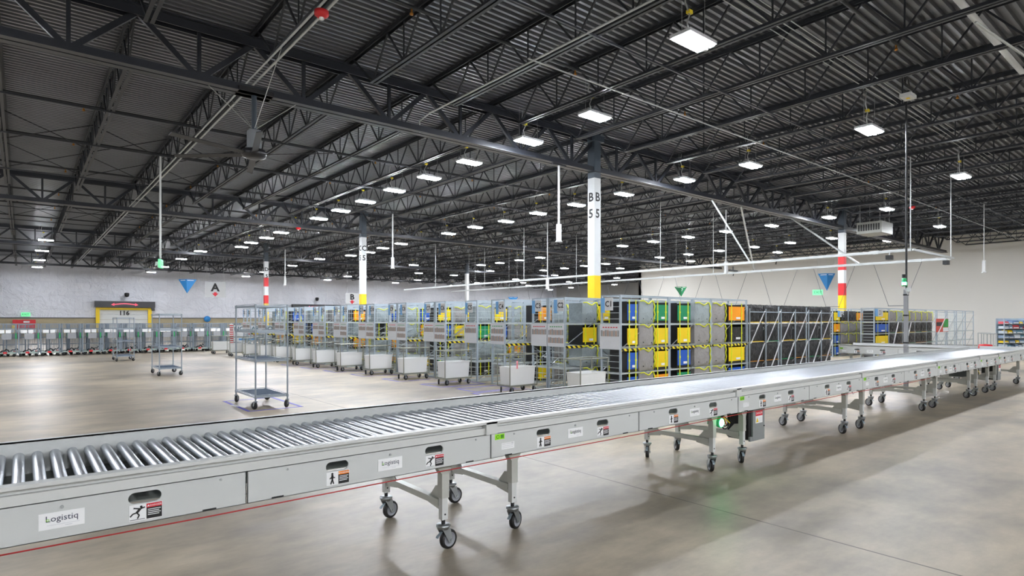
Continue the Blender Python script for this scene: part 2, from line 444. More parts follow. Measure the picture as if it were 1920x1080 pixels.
ADDED_LIGHTS = [(x, y) for y in (-7, -9.5, -12) for x in (-9, -4.5, 0, 4.5, 9, 13.5, 18, 24)] + [(-5.5,16),(-5.5,26),(-6,36),(26,-1),(32,4.9),(38,4.9),(38,-3),(-5.5,7)] + [(-3.2, 9+4.2*k) for k in range(8)] + [(-8, 12+6*k) for k in range(5)]  # unseen lamps added to brighten the conveyor front and left floor
def light_root():
    r = thing('bay_light', '', 'light')
    MB().box(-.33, -.17, -.004, .33, .17, .045).box(-.12, -.06, .045, .12, .06, .09).build('housing', lampcase, r)
    MB().box(-.31, -.14, -.026, .31, -.06, -.003).build('lamp_panel', lampon, r)
    MB().box(-.31, .06, -.026, .31, .14, -.003).build('lamp_panel', lampon, r)
    MB().tube((.3, 0, .02), (.3, 0, -.045), .035, 10).build('motion_sensor', lampcase, r)
    mb = MB()
    for sx in (-.28, .28): mb.tube((sx, 0, .045), (sx, 0, .75), .004, 4)
    mb.build('hanger_wire', conduit, r)
    mb = MB(); mb.path([(-.1, .0, .08), (-.16, .0, .22), (-.1, 0, .34), (-.2, .0, .5), (-.16, 0, .75)], .012, 5)
    mb.box(-.14, -.03, .36, -.06, .03, .41, 1)
    mb.build('power_cord', [conduit, cabley], r)
    return r
proto = light_root(); first = True
def put_light(x, y, z, label, group):
    global first
    if first:
        proto.location = (x, y, z); proto['label'] = label; proto['group'] = group; first = False; return proto
    return dup(proto, (x, y, z), 0, label, group)
rows = {}
for x, y in LP:
    key = min((1, 9.4, 16, 26.5, 33, 37.5, 46), key=lambda q: abs(q-x))
    rows.setdefault(key, []).append((x, y))
rn = {1: 'far left row', 9.4: 'row left of column B 5', 16: 'row passing behind column B 5', 26.5: 'row right of column B 5', 33: 'row near the banded column', 37.5: 'sparse row before the off-white wall', 46: 'farthest row by the recess'}
for key, lst in rows.items():
    lst.sort(key=lambda q: q[1])
    for i, (x, y) in enumerate(lst):
        put_light(x, y, 5.7, f'LED bay light, {ORD[i]} from the front in the {rn[key]}', 'lit bay lights, '+rn[key])
for i, (x, y, z) in enumerate(HL):
    put_light(x, y, z, ['largest and brightest LED bay light at top right of centre', 'bright LED bay light hanging above the far conveyor half', 'bright LED bay light near the right frame edge'][i], 'bright lights over the conveyor')
for i, (x, y) in enumerate(ADDED_LIGHTS):
    put_light(x, y, 5.7, f'added LED bay light out of frame, brightening the front and left, {ORD[i]}', 'added bay lights out of frame')

# ------------------------------------------------------------------ conveyor
def slot_panel(mb, x0, x1, z0, z1, slots, y0, y1, hw=.065, hr=.025):
    """front sheet with stadium holes, with rim thickness y0..y1"""
    def q(a, b, c, d): mb.add([(a, y0, c), (b, y0, c), (b, y0, d), (a, y0, d)], [(0,1,2,3)])
    xs = x0
    for sx, sz in slots:
        q(xs, sx-hw, z0, z1); q(sx-hw, sx+hw, z0, sz-hr); q(sx-hw, sx+hw, sz+hr, z1)
        ring = []
        for side, s in ((1, 1), (-1, -1)):
            cx = sx+s*(hw-hr); arc = [(cx+s*hr*sin(pi*i/8), sz+hr*cos(pi*i/8)) for i in range(9)]
            top = [arc[0], arc[1], arc[2], arc[3], arc[4], (sx+s*hw, sz+hr)]
            bot = [arc[4], arc[5], arc[6], arc[7], arc[8], (sx+s*hw, sz-hr)]
            for poly in (top, bot): mb.add([(p[0], y0, p[1]) for p in poly], [tuple(range(6))])
            for i in range(8): mb.add([(arc[i][0], y0, arc[i][1]), (arc[i+1][0], y0, arc[i+1][1]), (arc[i+1][0], y1, arc[i+1][1]), (arc[i][0], y1, arc[i][1])], [(0,1,2,3)])
        for zz in (sz-hr, sz+hr): mb.add([(sx-hw+hr, y0, zz), (sx+hw-hr, y0, zz), (sx+hw-hr, y1, zz), (sx-hw+hr, y1, zz)], [(0,1,2,3)])
        xs = sx+hw
    q(xs, x1, z0, z1)
    mb.box(x0, y0, z0, x1, y1+.002, z0+.003); mb.box(x0, y0, z1-.003, x1, y1+.002, z1)
    mb.box(x0, y0, z0, x0+.003, y1, z1); mb.box(x1-.003, y0, z0, x1, y1, z1)

def fig(mb, cx, cz, s, y, fall=True, m=2):
    """little pictogram man built from strokes"""
    def st(a, b, w=.09): mb.bar((cx+a[0]*s, y, cz+a[1]*s), (cx+b[0]*s, y, cz+b[1]*s), w*s, .002, m, up=(0,1,0))
    if fall:
        mb.lathe([(0, -.001), (.09*s, -.001), (.09*s, .001), (0, .001)], (cx+.25*s, y, cz+.42*s), 'y', 10, m)
        st((.2,.3), (-.05,.0), .17); st((.2,.28), (.5,.36)); st((.15,.28), (-.25,.38)); st((-.05,0), (.12,-.2)); st((.12,-.2), (.0,-.45))
        st((-.05,0), (-.3,-.05)); st((-.3,-.05), (-.48,-.25)); st((-.5,-.52), (.5,-.52), .03)
    else:
        mb.lathe([(0, -.001), (.1*s, -.001), (.1*s, .001), (0, .001)], (cx, y, cz+.45*s), 'y', 10, m)
        st((0,.35), (0,-.05), .2); st((0,.2), (-.25,.0)); st((0,.2), (.25,.05)); st((0,-.05), (-.15,-.5), .11); st((0,-.05), (.12,-.5), .11)

YF = -.016
def plate(parent, x, z, w=.155, h=.068):
    o = MB().box(-w/2, -.002, -h/2, w/2, 0, h/2).build('maker_plate', white, parent); o.location = (x, YF-.0005, z)
    mb = MB(); text(mb, 'Logistiq', .036, (0, -.004, .008), X_, Z_, 0)
    mb.box(-.05, -.004, -.018, .06, -.003, -.016, 1); mb.box(.01, -.004, -.026, .035, -.003, -.023, 1)
    text(mb, 'o', .024, (-.0475, -.0045, .007), X_, Z_, 2)
    mb.build('plate_lettering', [ink, placgrey, lime], o)
    o2 = MB().tube((0, 0, 0), (0, -.006, 0), .007, 8).build('panel_screw', zinc, parent); o2.location = (x, YF, z+.052)
def sticker(parent, x, z, red):
    o = MB().box(-.065, -.0015, -.036, .065, 0, .036).build('danger_sticker' if red else 'warning_sticker', white, parent); o.location = (x, YF-.0005, z)
    mb = MB(); mb.box(.002, -.003, -.034, .063, -.002, .034, 0); mb.box(.002, -.0035, .016, .063, -.0025, .034, 1)
    text(mb, '\u25b2DANGER' if red else '\u25b2WARNING', .0115, (.0325, -.0045, .0245), X_, Z_, 2)
    for k in range(4): mb.box(.007, -.0035, .006-.008*k, .058-.006*(k % 2), -.0028, .009-.008*k, 2)
    mb.build('sticker_text_block', [blk, redink if red else orange, white], o)
    mb = MB(); fig(mb, -.033, 0, .058, -.0032, red, 0); mb.build('pictogram', blk, o)

ROLL = None; CAST = None; LEGS = {}
def caster_obj():
    """swivel caster, origin at floor contact under the stem"""
    mb = MB(); mb.tube((0,0,.165), (0,0,.215), .013, 10, 1)
    mb.lathe([(0,.17), (.046,.168), (.046,.155), (.036,.148), (.036,.138), (0,.138)], (0,0,0), 'z', 16, 0)
    for s in (-.028, .028):
        mb.prism([(-.03,.145), (.035,.145), (.058,.05), (.03,.045)], (0, s-.002, 0), X_, Z_, (0, .004, 0), 0)
    mb.tube((.042, -.034, .0635), (.042, .034, .0635), .009, 8, 0)
    c = mb.build('caster', [zinc, blackp])
    w = MB().lathe([(.044,-.017), (.06,-.017), (.0635,-.01), (.0635,.01), (.06,.017), (.044,.017)], (.042,0,.0635), 'y', 24, 0)
    w.lathe([(.018,-.018), (.02,-.014), (.04,-.012), (.044,-.018), (.046,-.018), (.046,.018), (.044,.018), (.04,.012), (.02,.014), (.018,.018), (0,.02)], (.042,0,.0635), 'y', 24, 1)
    w.lathe([(0,-.02), (.018,-.018)], (.042,0,.0635), 'y', 16, 1)
    for k in range(5):
        t = 2*pi*k/5; w.bar((.042+.016*cos(t), 0, .0635+.016*sin(t)), (.042+.044*cos(t), 0, .0635+.044*sin(t)), .03, .008, 1, up=(0,1,0))
    w.build('wheel', [rubber, hubgrey], c)
    MB().prism([(-.03,.112), (-.012,.122), (-.05,.1), (-.055,.09)], (0,-.011,0), X_, Z_, (0,.022,0)).build('brake_pedal', mk('brake pedal zinc', (160,174,182), .4, .5), c)
    return c
def section(x0, L, label, first_sec=False, back_to=None, legs=(.28, None), angles=(0, 0, 0, 0), rot=0, y0=3.15, cabinet=None, lamp=False, endwall=False, stick=(1, 1), near_bracket=True):
    global ROLL, CAST
    r = thing('roller_conveyor_section', label, 'conveyor', (x0, y0, 0), rot, 'sections of the long roller conveyor')
    mb = MB()   # near side rail
    mb.box(0, .016, .715, L, .026, .80); mb.box(.0, -.03, .796, L, .03, .812); mb.box(0, -.013, .728, L, .018, .770); mb.box(0, .02, .60, L, .05, .606)
    mb.box(0, -.03, .728, .045, .009, .808); mb.box(L-.045, -.03, .728, L, .009, .808)
    mb.build('side_rail', grey_paint, r)
    bl = back_to if back_to else L
    mb = MB().box(0, .955, .60, bl, .968, .835); mb.box(0, .955, .826, bl, .99, .836); mb.box(0, .93, .60, bl, .96, .606)
    mb.build('back_rail', grey_paint, r)
    MB().box(0, .03, .655, L, .955, .66).build('bed_pan', grey_dark, r)
    if endwall: MB().box(L-.012, .02, .60, L, .955, .836).build('end_rail', grey_paint, r)
    n = int(L/.0762)
    for i in range(n):
        if ROLL is None:
            ROLL = MB().tube((0, .03, 0), (0, .955, 0), .0245, 14); ROLL = ROLL.build('roller', steel, r); ROLL.location = (.038+.0762*i, 0, .752)
        else: cp(ROLL, r, (.038+.0762*i, 0, .752))
    half = L/2 if L > 2.2 else L; k = 0; xx = 0
    while xx < L-.3:
        mb = MB(); slots = [(xx+.47, .682), (xx+1.09, .682)] if half > 1.3 else [(xx+half*.33, .682), (xx+half*.72, .682)]
        slot_panel(mb, xx+.003, xx+half-.003, .566, .727, slots, YF, -.006)
        for q in (.2, half-.12): mb.tube((xx+q, YF, .706), (xx+q, YF-.005, .706), .006, 8, 1)
        for q in (.12, half-.2): mb.box(xx+q, YF-.002, .568, xx+q+.06, YF, .576, 2)
        mb.build('side_panel', [grey_panel, zinc, blackp], r)
        sticker(r, slots[0][0]+.003, .617, False); sticker(r, slots[1][0]+.003, .617, True)
        plate(r, (slots[0][0]+slots[1][0])/2+.01, .645)
        xx += half
    if not first_sec:
        o = MB().box(.035, YF-.002, .683, .115, YF-.0005, .72, 0).box(.082, YF-.003, .69, .108, YF-.002, .714, 1); 
        o.lathe([(.009,-.001), (.013,-.001), (.013,.001), (.009,.001)], (.058, YF-.0025, .702), 'y', 12, 1)
        o.build('lime_sticker', [lime, limed], r)
        o = MB().box(.09, YF-.002, .612, .2, YF-.0005, .655, 0)
        for q in range(3): o.box(.097, YF-.003, .62+.012*q, .19, YF-.002, .625+.012*q, 1)
        o.box(.175, YF-.003, .64, .192, YF-.002, .654, 1); o.build('data_label', [white, signgrey], r)
    lx = [legs[0] if legs[0] else None, (L-.27 if legs[1] is None else legs[1])]
    ai = 0
    for x in lx:
        if x is None or x < 0: continue
        for yy in (.1, .88):
            m2 = MB(); top = .59
            m2.box(x-.07, yy-.03, top-.045, x+.07, yy+.03, top+.015)
            m2.prism([(-.06,.545), (.06,.545), (.03,.50), (-.03,.50)], (x, yy-.026, 0), X_, Z_, (0,.052,0))
            m2.box(x-.027, yy-.027, .34, x+.027, yy+.027, .56)
            m2.box(x-.021, yy-.021, .2, x+.021, yy+.021, .35, 1); m2.tube((x, yy-.021, .235), (x, yy-.024, .235), .006, 8, 2)
            sgn = 1 if yy < .5 else -1
            m2.prism([(0,.41), (0,.25), (.15,.27), (.15,.30), (.06,.40)], (x-.004, yy+sgn*.026, 0), (0, sgn, 0), Z_, (.008,0,0))
            m2.build('leg', [brace_m, grey_paint, blackp], r)
            ang = angles[ai % len(angles)]; ai += 1
            if CAST is None:
                CAST = caster_obj(); c = CAST; c.parent = r
            else: c = cp(CAST, r)
            c.location = (x, yy, 0); c.rotation_euler = (0, 0, ang)
        MB().box(x-.025, .125, .285, x+.025, .855, .325).build('cross_brace', brace_m, r)
    if cabinet:
        cx = cabinet
        mb = MB().box(cx, .06, .22, cx+.24, .34, .60, 0); mb.box(cx-.05, .08, .24, cx-.002, .32, .58, 1)
        for q in range(3): mb.box(cx-.065, .1, .30+.09*q, cx-.04, .16, .35+.09*q, 2)
        mb.box(cx-.07, .05, .225, cx-.02, .07, .27, 0); mb.tube((cx+.225, .06, .36), (cx+.225, .052, .36), .008, 8, 2)
        mb.build('control_cabinet', [mk('cabinet grey', (128,132,132), .5, 0, .04), blackp, blackp], r)
        mb = MB().box(cx+.05, .056, .40, cx+.19, .06, .53, 0); mb.box(cx+.05, .055, .475, cx+.19, .057, .53, 1)
        text(mb, 'DANGER', .032, (cx+.12, .054, .503), X_, Z_, 0)
        mb.prism([(0,0), (.05,0), (.025,.05)], (cx+.057, .0545, .41), X_, Z_, (0,.001,0), 2)
        for q in range(4): mb.box(cx+.115, .0545, .412+.014*q, cx+.183, .0555, .419+.014*q, 3)
        mb.build('danger_label', [white, redink, yellow, signgrey], r)
    return r
JX = [-.66, 2.39, 5.45, 8.51, 11.57, 14.09, 15.47, 18.4]
A1 = (-.3, .25, .0, .1)
section(JX[0], 3.05, 'nearest grey roller conveyor section, cut by the left frame edge', True, legs=(-1, 2.755), angles=(.15, .25))
S2 = section(JX[1], 3.06, 'grey roller conveyor section with lime sticker, second from the left frame edge', angles=(.35, .1, .9, .6))
S3 = section(JX[2], 3.06, 'grey roller conveyor section with green lamp and control cabinet beneath', angles=(.8, .9, 1.0, 1.2), cabinet=.42)
section(JX[3], 3.06, 'grey roller conveyor section, fourth from left, right of the cabinet', angles=(1.0, 1.3, .9, 1.2))
section(JX[4], 2.52, 'grey roller conveyor section standing before the tall beacon post', angles=(1.2, 1.0, 1.1, 1.3))
section(JX[5], 1.38, 'short grey roller conveyor section with tangled motor cables beneath', angles=(1.2, 1.0, 1.1, 1.3), legs=(.2, 1.03))
section(JX[6], 2.93, 'corner section of the grey roller conveyor at the right frame edge', angles=(1.2, 1.0, 1.1, 1.3), legs=(.23, 2.3), back_to=2.03, endwall=True, cabinet=.3)
b1 = section(17.5, 2.9, 'far conveyor branch turning off behind the long conveyor, before the D racks', rot=-pi/2, y0=7.05, angles=(.3, .6, .2, .9))

# cables, lamp and motor gear hung under sections
def under_gear(parent, x, lampcol=True, seed=1):
    rnd = random.Random(seed)
    if lampcol:
        o = MB().box(x-.06, .10, .45, x+.03, .19, .57, 0).lathe([(.05,.0), (.05,-.03), (.042,-.035)], (x-.01, .10, .475), 'y', 18, 0).build('beacon_housing', greenhs, parent)
        MB().lathe([(0,-.05), (.022,-.048), (.038,-.038), (.042,-.03)], (x-.01, .10, .475), 'y', 18).build('beacon_lens', greenon, parent)
    mb = MB()
    for k in range(2):
        cx = x+.15+.03*k; pts = [(cx+(.085-.02*k)*cos(t), .12+.02*k, .475+(.085-.02*k)*sin(t)) for t in [2*pi*i/16 for i in range(17)]]
        mb.path(pts, .008, 6, 0)
    for k in range(6):
        a = (x+.05+.06*rnd.random(), .12+.1*rnd.random(), .58); b = (x+.2+.1*rnd.random(), .1+.1*rnd.random(), .40+.08*rnd.random())
        m = [(a[i]+b[i])/2+.05*(rnd.random()-.5) for i in range(3)]
        mb.path([a, m, b], .005, 5, rnd.choice([0, 1, 2]))
    mb.build('cable_loop', [cablek, cabley, orange], parent)
under_gear(S2, 2.96-.05)
S6 = [o for o in COL.objects if o.get('label', '').startswith('short grey')][0]
under_gear(S6, .25, False, 4)
MB().box(.47, .3, .34, .60, .6, .6).build('motor_box', mk('motor grey', (96,102,102), .5, .2), S6)
tag(MB().path([(-.66, 0, .545), (.7, 0, .540), (2.1, 0, .545), (3.9, 0, .543), (5.6, 0, .553), (6.6, 0, .545), (8.2, 0, .553), (10.2, 0, .545), (11.2, 0, .552)], .0034, 6).build('pull_cord', redcord), 'thin red pull cord running below the conveyor side panels', 'cord').location = (0, 3.13, 0)
for i, x in enumerate((2.14, 8.2, 11.2)):
    o = MB().bar((0, 0, .566), (.008, -.012, .552), .004, .012).lathe([(.008,-.003), (.012,0), (.008,.003)], (.01, -.014, .546), 'x', 12).build('cord_ring', zinc)
    o.location = (x, 3.15, 0); tag(o, 'small metal ring guiding the red pull cord, ' + ('left of the first leg pair', 'beside the third leg pair', 'beside the fourth leg pair')[i], 'ring', 'pull cord rings')

# ------------------------------------------------------------------ wire carts (two solid shelves, two wire shelves)
def wire_cart():
    r = thing('wire_cart', '', 'cart')
    W, D = .52, 1.16
    def shelf_frame(z, solid):
        mb = MB()
        for yy in (0, D): mb.bar((0, yy, z), (W, yy, z), .008, .03); mb.bar((0, yy, z+.03), (W, yy, z+.03), .008, .008)
        for xx in (0, W): mb.bar((xx, 0, z), (xx, D, z), .008, .03); mb.bar((xx, 0, z+.03), (xx, D, z+.03), .008, .008)
        if not solid:
            for k in range(1, 22): mb.bar((0, D*k/22, z+.015), (W, D*k/22, z+.015), .004, .004)
            for k in range(1, 3): mb.bar((W*k/3, 0, z+.008), (W*k/3, D, z+.008), .006, .006)
        return mb
    for xx in (0, W):
        for yy in (0, D):
            mb = MB().tube((xx, yy, .12), (xx, yy, 1.74), .0135, 8)
            for z in (.2, .8, 1.28, 1.71): mb.tube((xx, yy, z-.025), (xx, yy, z+.025), .02, 8)
            mb.build('post', chrome, r)
            c = MB().lathe([(0,-.016), (.03,-.016), (.06,-.015), (.0635,-.01), (.0635,.01), (.06,.015), (.03,.016), (0,.016)], (.03,0,.0635), 'y', 18, 0)
            c.prism([(-.02,.14), (.02,.14), (.04,.055), (.02,.055)], (0,-.024,0), X_, Z_, (0,.004,0), 1); c.prism([(-.02,.14), (.02,.14), (.04,.055), (.02,.055)], (0,.02,0), X_, Z_, (0,.004,0), 1)
            c.lathe([(0,-.018), (.025,-.018), (.028,-.015)], (.03,0,.0635), 'y', 12, 2)
            o = c.build('caster', [rubber, zinc, hubgrey], r); o.location = (xx, yy, 0); o.rotation_euler = (0, 0, random.uniform(0, 6))
    for z, s in ((.2, True), (.8, True), (1.28, False), (1.71, False)):
        o = shelf_frame(z, s).build('shelf' if s else 'wire_shelf', chrome, r)
        if s:
            mb = MB().box(.01, .01, z-.004, W-.01, D-.01, z+.012)
            for k in range(1, 16): mb.box(.012, D*k/16-.005, z+.012, W-.012, D*k/16+.005, z+.018)
            mb.build('shelf_mat', shelf_blue, o)
    return r
c0 = wire_cart(); c0.location = (2.98, 10.3, 0)
tag(c0, 'tall wire cart with two blue grey shelves standing on blue floor tape', 'cart', 'tall wire carts')
dup(c0, (2.8, 18.05, 0), 0, 'tall wire cart standing second from the camera, left of the white tub carts', 'tall wire carts').scale = (1, 1, .945)
dup(c0, (2.62, 25.4, 0), 0, 'small looking wire cart in front of the dock door marked 116', 'tall wire carts').scale = (1, 1, .9)

# ------------------------------------------------------------------ white tub carts
def tub_cart():
    r = thing('tub_cart', '', 'cart')
    L, W = .66, .36
    mb = MB(); t = .012; z0, z1 = .165, .52
    def ring(ins, z): return [(ins, ins, z), (L-ins, ins, z), (L-ins, W-ins, z), (ins, W-ins, z)]
    a = ring(.02, z0); b = ring(0, z1); c = ring(-.008, z1); d = ring(-.008, z1+.012); e = ring(t, z1+.012); f = ring(.02+t, z0+t)
    vs = a+b+c+d+e+f
    fs = [(3,2,1,0)] + [(k*4+i, k*4+(i+1) % 4, (k+1)*4+(i+1) % 4, (k+1)*4+i) for k in range(5) for i in range(4)] + [(20,21,22,23)]
    mb.add(vs, fs); mb.build('tub', tubw, r)
    mb = MB()
    for yy in (-.02, W+.02): mb.box(-.03, yy-.012, .14, L+.03, yy+.012, .165)
    for xx in (-.03, L+.03): mb.box(xx-.012, -.02, .14, xx+.012, W+.02, .165)
    mb.box(0, W/2-.02, .14, L, W/2+.02, .16); mb.build('base_frame', cartbar, r)
    mb = MB()
    for xx in (-.03, L+.03):
        mb.tube((xx, -.02, .15), (xx, -.02, .78), .011, 8); mb.tube((xx, W+.02, .15), (xx, W+.02, .78), .011, 8)
        mb.tube((xx, -.02, .78), (xx, W+.02, .78), .011, 8)
    mb.tube((-.03, -.02, .78), (L+.03, -.02, .78), .011, 8); mb.tube((-.03, W+.02, .78), (L+.03, W+.02, .78), .011, 8)
    mb.build('handle_frame', cartbar, r)
    w0 = None
    for xx in (.03, L-.03):
        for yy in (.02, W-.02):
            if w0 is None:
                c = MB().lathe([(0,-.015), (.025,-.015), (.055,-.014), (.06,-.008), (.06,.008), (.055,.014), (.025,.015), (0,.015)], (.02,0,.06), 'y', 18, 0)
                c.prism([(-.02,.14), (.02,.14), (.035,.05), (.01,.05)], (0,-.022,0), X_, Z_, (0,.004,0), 1); c.prism([(-.02,.14), (.02,.14), (.035,.05), (.01,.05)], (0,.018,0), X_, Z_, (0,.004,0), 1)
                c.lathe([(0,-.018), (.026,-.017), (.03,-.014)], (.02,0,.06), 'y', 12, 2)
                w0 = c.build('caster', [rubber, zinc, hubgrey], r); o = w0
            else: o = cp(w0, r)
            o.location = (xx, yy, 0); o.rotation_euler = (0, 0, [.2, .9, .4, 1.6][int(xx > .1)*2+int(yy > .1)])
    return r
t0 = tub_cart()
tubs = [(7.65, 7.4, 'white tub cart mostly hidden behind the conveyor by C1'), (7.55, 9.25, 'white tub cart with pink tag, nearest fully visible one'), (7.38, 11.35, 'white tub cart second from the right, beside the C4 rack'),
        (7.28, 13.05, 'white tub cart third from the right in the line'), (7.2, 14.75, 'white tub cart fourth from the right in the line'), (7.1, 16.4, 'white tub cart fifth from the right in the line'),
        (7.0, 18.0, 'white tub cart sixth from the right in the line'), (6.93, 19.6, 'white tub cart just right of the tall nearest wire cart'), (6.85, 21.3, 'white tub cart seen through the right side of the nearest wire cart'),
        (6.8, 22.9, 'white tub cart seen through the middle of the nearest wire cart'), (6.7, 24.4, 'white tub cart seen through the left side of the nearest wire cart'), (6.55, 26.0, 'second farthest white tub cart, left of the nearest wire cart'), (6.45, 28.4, 'farthest white tub cart standing alone beside the roll cages')]
for i, (x, y, lb) in enumerate(tubs):
    if i == 0: o = t0; o.location = (x, y, 0); tag(o, lb, 'cart', 'white tub carts in line')
    else: o = dup(t0, (x, y, 0), 0, lb, 'white tub carts in line')
    if i == 1:
        p = MB().box(.12, -.045, .5, .16, -.038, .66).build('hang_tag', pink, o); p['label'] = 'pink hang tag'

# ------------------------------------------------------------------ tote racks
RL, RD, RH = 1.5, .5, 1.95
TZ = [.035, .495, .955, 1.415]
def rack_proto():
    r = thing('tote_rack', '', 'rack')
    P = None
    for xx in (.02, RL-.02):
        for yy in (.02, RD-.02):
            if P is None:
                mb = MB().box(-.018, -.018, .0, .018, .018, RH); mb.box(-.03, -.03, 0, .03, .03, .012); P = mb.build('post', postm, r); o = P
            else: o = cp(P, r)
            o.location = (xx, yy, 0)
    S = None
    for z in TZ:
        if S is None:
            mb = MB()
            for yy in (.02, RD-.02): mb.bar((0, yy, 0), (RL, yy, 0), .02, .03)
            for xx in (.02, RL-.02, RL/2): mb.bar((xx, 0, 0), (xx, RD, 0), .02, .03)
            for k in range(1, 9): mb.bar((0, RD*k/9, .005), (RL, RD*k/9, .005), .005, .005)
            S = mb.build('wire_shelf', wirem, r); o = S
        else: o = cp(S, r)
        o.location = (0, 0, z-.02)
    mb = MB()
    for yy in (.02, RD-.02):
        mb.bar((0, yy, RH-.01), (RL, yy, RH-.01), .022, .022); mb.bar((0, yy, RH-.10), (RL, yy, RH-.10), .016, .016)
    for xx in (.02, RL-.02): mb.bar((xx, 0, RH-.01), (xx, RD, RH-.01), .022, .022)
    mb.build('top_rail', postm, r)
    mb = MB()
    for z in [.12+.115*k for k in range(16)]: mb.bar((.02, .02, z), (.02, RD-.02, z), .008, .009)
    for z in [.2+.23*k for k in range(8)]: mb.bar((RL-.02, .02, z), (RL-.02, RD-.02, z), .008, .01)
    mb.build('end_rungs', wirem, r)
    mb = MB()
    for z in [.15+.155*k for k in range(11)]: mb.bar((0, RD-.015, z), (RL, RD-.015, z), .006, .007)
    for k in range(1, 5): mb.bar((RL*k/5, RD-.015, 0), (RL*k/5, RD-.015, RH), .007, .007)
    mb.build('back_wires', wirem, r)
    mb = MB().bar((.05, RD-.01, .5), (RL-.05, RD-.01, 1.4), .012, .02).bar((.05, 0, .96), (RL-.05, 0, 1.75), .01, .016).bar((.05, 0, .06), (RL-.05, 0, .9), .01, .016).bar((RL-.05, RD, .06), (.05, RD, .9), .01, .016)
    mb.build('diagonal_brace', zinc, r)
    return r
RP = rack_proto(); rfirst = True
def put_rack(x, y, label, group):
    global rfirst
    if rfirst: RP.location = (x, y, 0); tag(RP, label, 'rack', group); rfirst = False; return RP
    return dup(RP, (x, y, 0), 0, label, group, RPK)
RPK = list(RP.children)
def row_sign(parent, txt, left):
    y = RD-.05 if left else .28
    mb = MB().box(-.012, y-.07, 1.62, -.004, y+.03, 1.9, 1); mb.box(-.012, y-.27, 1.66, -.004, y-.07, 1.9, 0)
    text(mb, txt, .15, (-.016, y-.17, 1.78), -Y_, Z_, 2, bold=.02)
    mb.build('row_sign', [signgrey, lblue, blk], parent)
def placard(parent, odd):
    mb = MB().box(-.02, 0, .93, -.012, RD, 1.40, 0)
    for q in range(6): mb.box(-.023, .06+.065*q, 1.33, -.02, .1+.065*q, 1.35, 1)
    rnd = random.Random(3 if odd else 5)
    def strip(z0, z1):
        for k in range(9):
            a = .02+k*.051; mb.box(-.023, a, z0, -.02, a+.042, z1-.02*rnd.random(), 2+(k*7+int(z0*10)) % 2)
    strip(1.17, 1.29)
    if odd:
        for q in range(2):
            for k in range(5): mb.box(-.022, .05+k*.09, 1.0+.06*q, -.02, .09+k*.09, 1.03+.06*q, 4)
    else: strip(1.0, 1.12)
    mb.build('rack_placard', [placgrey, redink if odd else greenink, photo1, photo2, signgrey], parent)

# totes -------------------------------------------------------------------
def tote_box(w, frontmat, name, label_white=True):
    r = thing(name, '', 'tote')
    h, d = .41, .42
    mb = MB(); t = .006
    mb.box(0, .004, 0, w, d, t); mb.box(0, .004, 0, t, d, h); mb.box(w-t, .004, 0, w, d, h); mb.box(0, d-t, 0, w, d, h); mb.box(0, .004, h*.86, w, d, h*.87); mb.box(0, .006, 0, w, .012, h*.86)
    mb.build('tote_body', blackp, r)
    mb = MB().box(.04*w, -.006, .05, .96*w, .004, .355); mb.box(.02*w, -.01, .345, .98*w, .0, .362)
    mb.build('front_panel', frontmat, r)
    S = None
    for k in (.18, .78):
        mb = MB().box(w*k-.014, -.013, 0, w*k+.014, -.007, h+.03); mb.box(w*k-.022, -.016, .2, w*k+.022, -.006, .235); mb.build('strap', strapy, r)
    MB().box(w*.45, -.012, .08, w*.7, -.006, .125).build('tote_label', white, r)
    return r
def cloth_front(mb, w, h, amp, rnd, nx=10, nz=9, d=.40, m=0, xcrease=False):
    v = []
    for j in range(nz+1):
        for i in range(nx+1):
            u, q = i/nx, j/nz; e = sin(pi*u)**.5*sin(pi*q)**.5 if 0 < u < 1 and 0 < q < 1 else 0
            y = -amp*e*(.7+.9*rnd.random())
            if xcrease: y += .02*e*(1 if min(abs(u-q), abs(u-1+q)) < .09 else 0)
            v.append((w*u+.008*(rnd.random()-.5)*(0 < i < nx), y, h*q+.012*(rnd.random()-.5)*(j == nz)))
    mb.add(v, [(j*(nx+1)+i, j*(nx+1)+i+1, (j+1)*(nx+1)+i+1, (j+1)*(nx+1)+i) for j in range(nz) for i in range(nx)], m, True)
    mb.box(0, .002, 0, w, d, h-.005, m)
def bag(w, mat, name, trim, style):
    r = thing(name, '', 'bag'); rnd = random.Random(hash(style) % 97 if isinstance(style, int) else len(style))
    mb = MB(); cloth_front(mb, w, .425, .04 if style != 'black' else .032, rnd, xcrease=(style == 'black')); mb.build('bag_body', mat, r, recalc=False)
    if style == 'black':
        mb = MB().box(.02, -.03, .0, w-.02, -.022, .016); mb.build('trim_band', trim, r)
    else:
        mb = MB(); mb.path([(.01, -.02, .425), (w*.22, -.035, .432), (w*.4, -.05, .39), (w*.5, -.052, .375), (w*.6, -.05, .39), (w*.78, -.035, .432), (w-.01, -.02, .425)], .012, 5)
        mb.build('top_trim', trim, r)
        mb = MB(); mb.path([(w-.02, -.015, .42), (w-.008, -.04, .33), (w-.035, -.04, .25), (w-.008, -.045, .17), (w-.03, -.04, .1), (w-.02, -.015, .02)], .013, 5); mb.build('strap', strapy, r)
        mb = MB()
        for a, b in ((.2, .09), (.75, .08)): mb.lathe([(0,-.004), (.013,-.003), (.013,.003)], (w*a, -.033, b), 'y', 8)
        mb.build('grommet', blk, r)
    return r
PROTO = {}
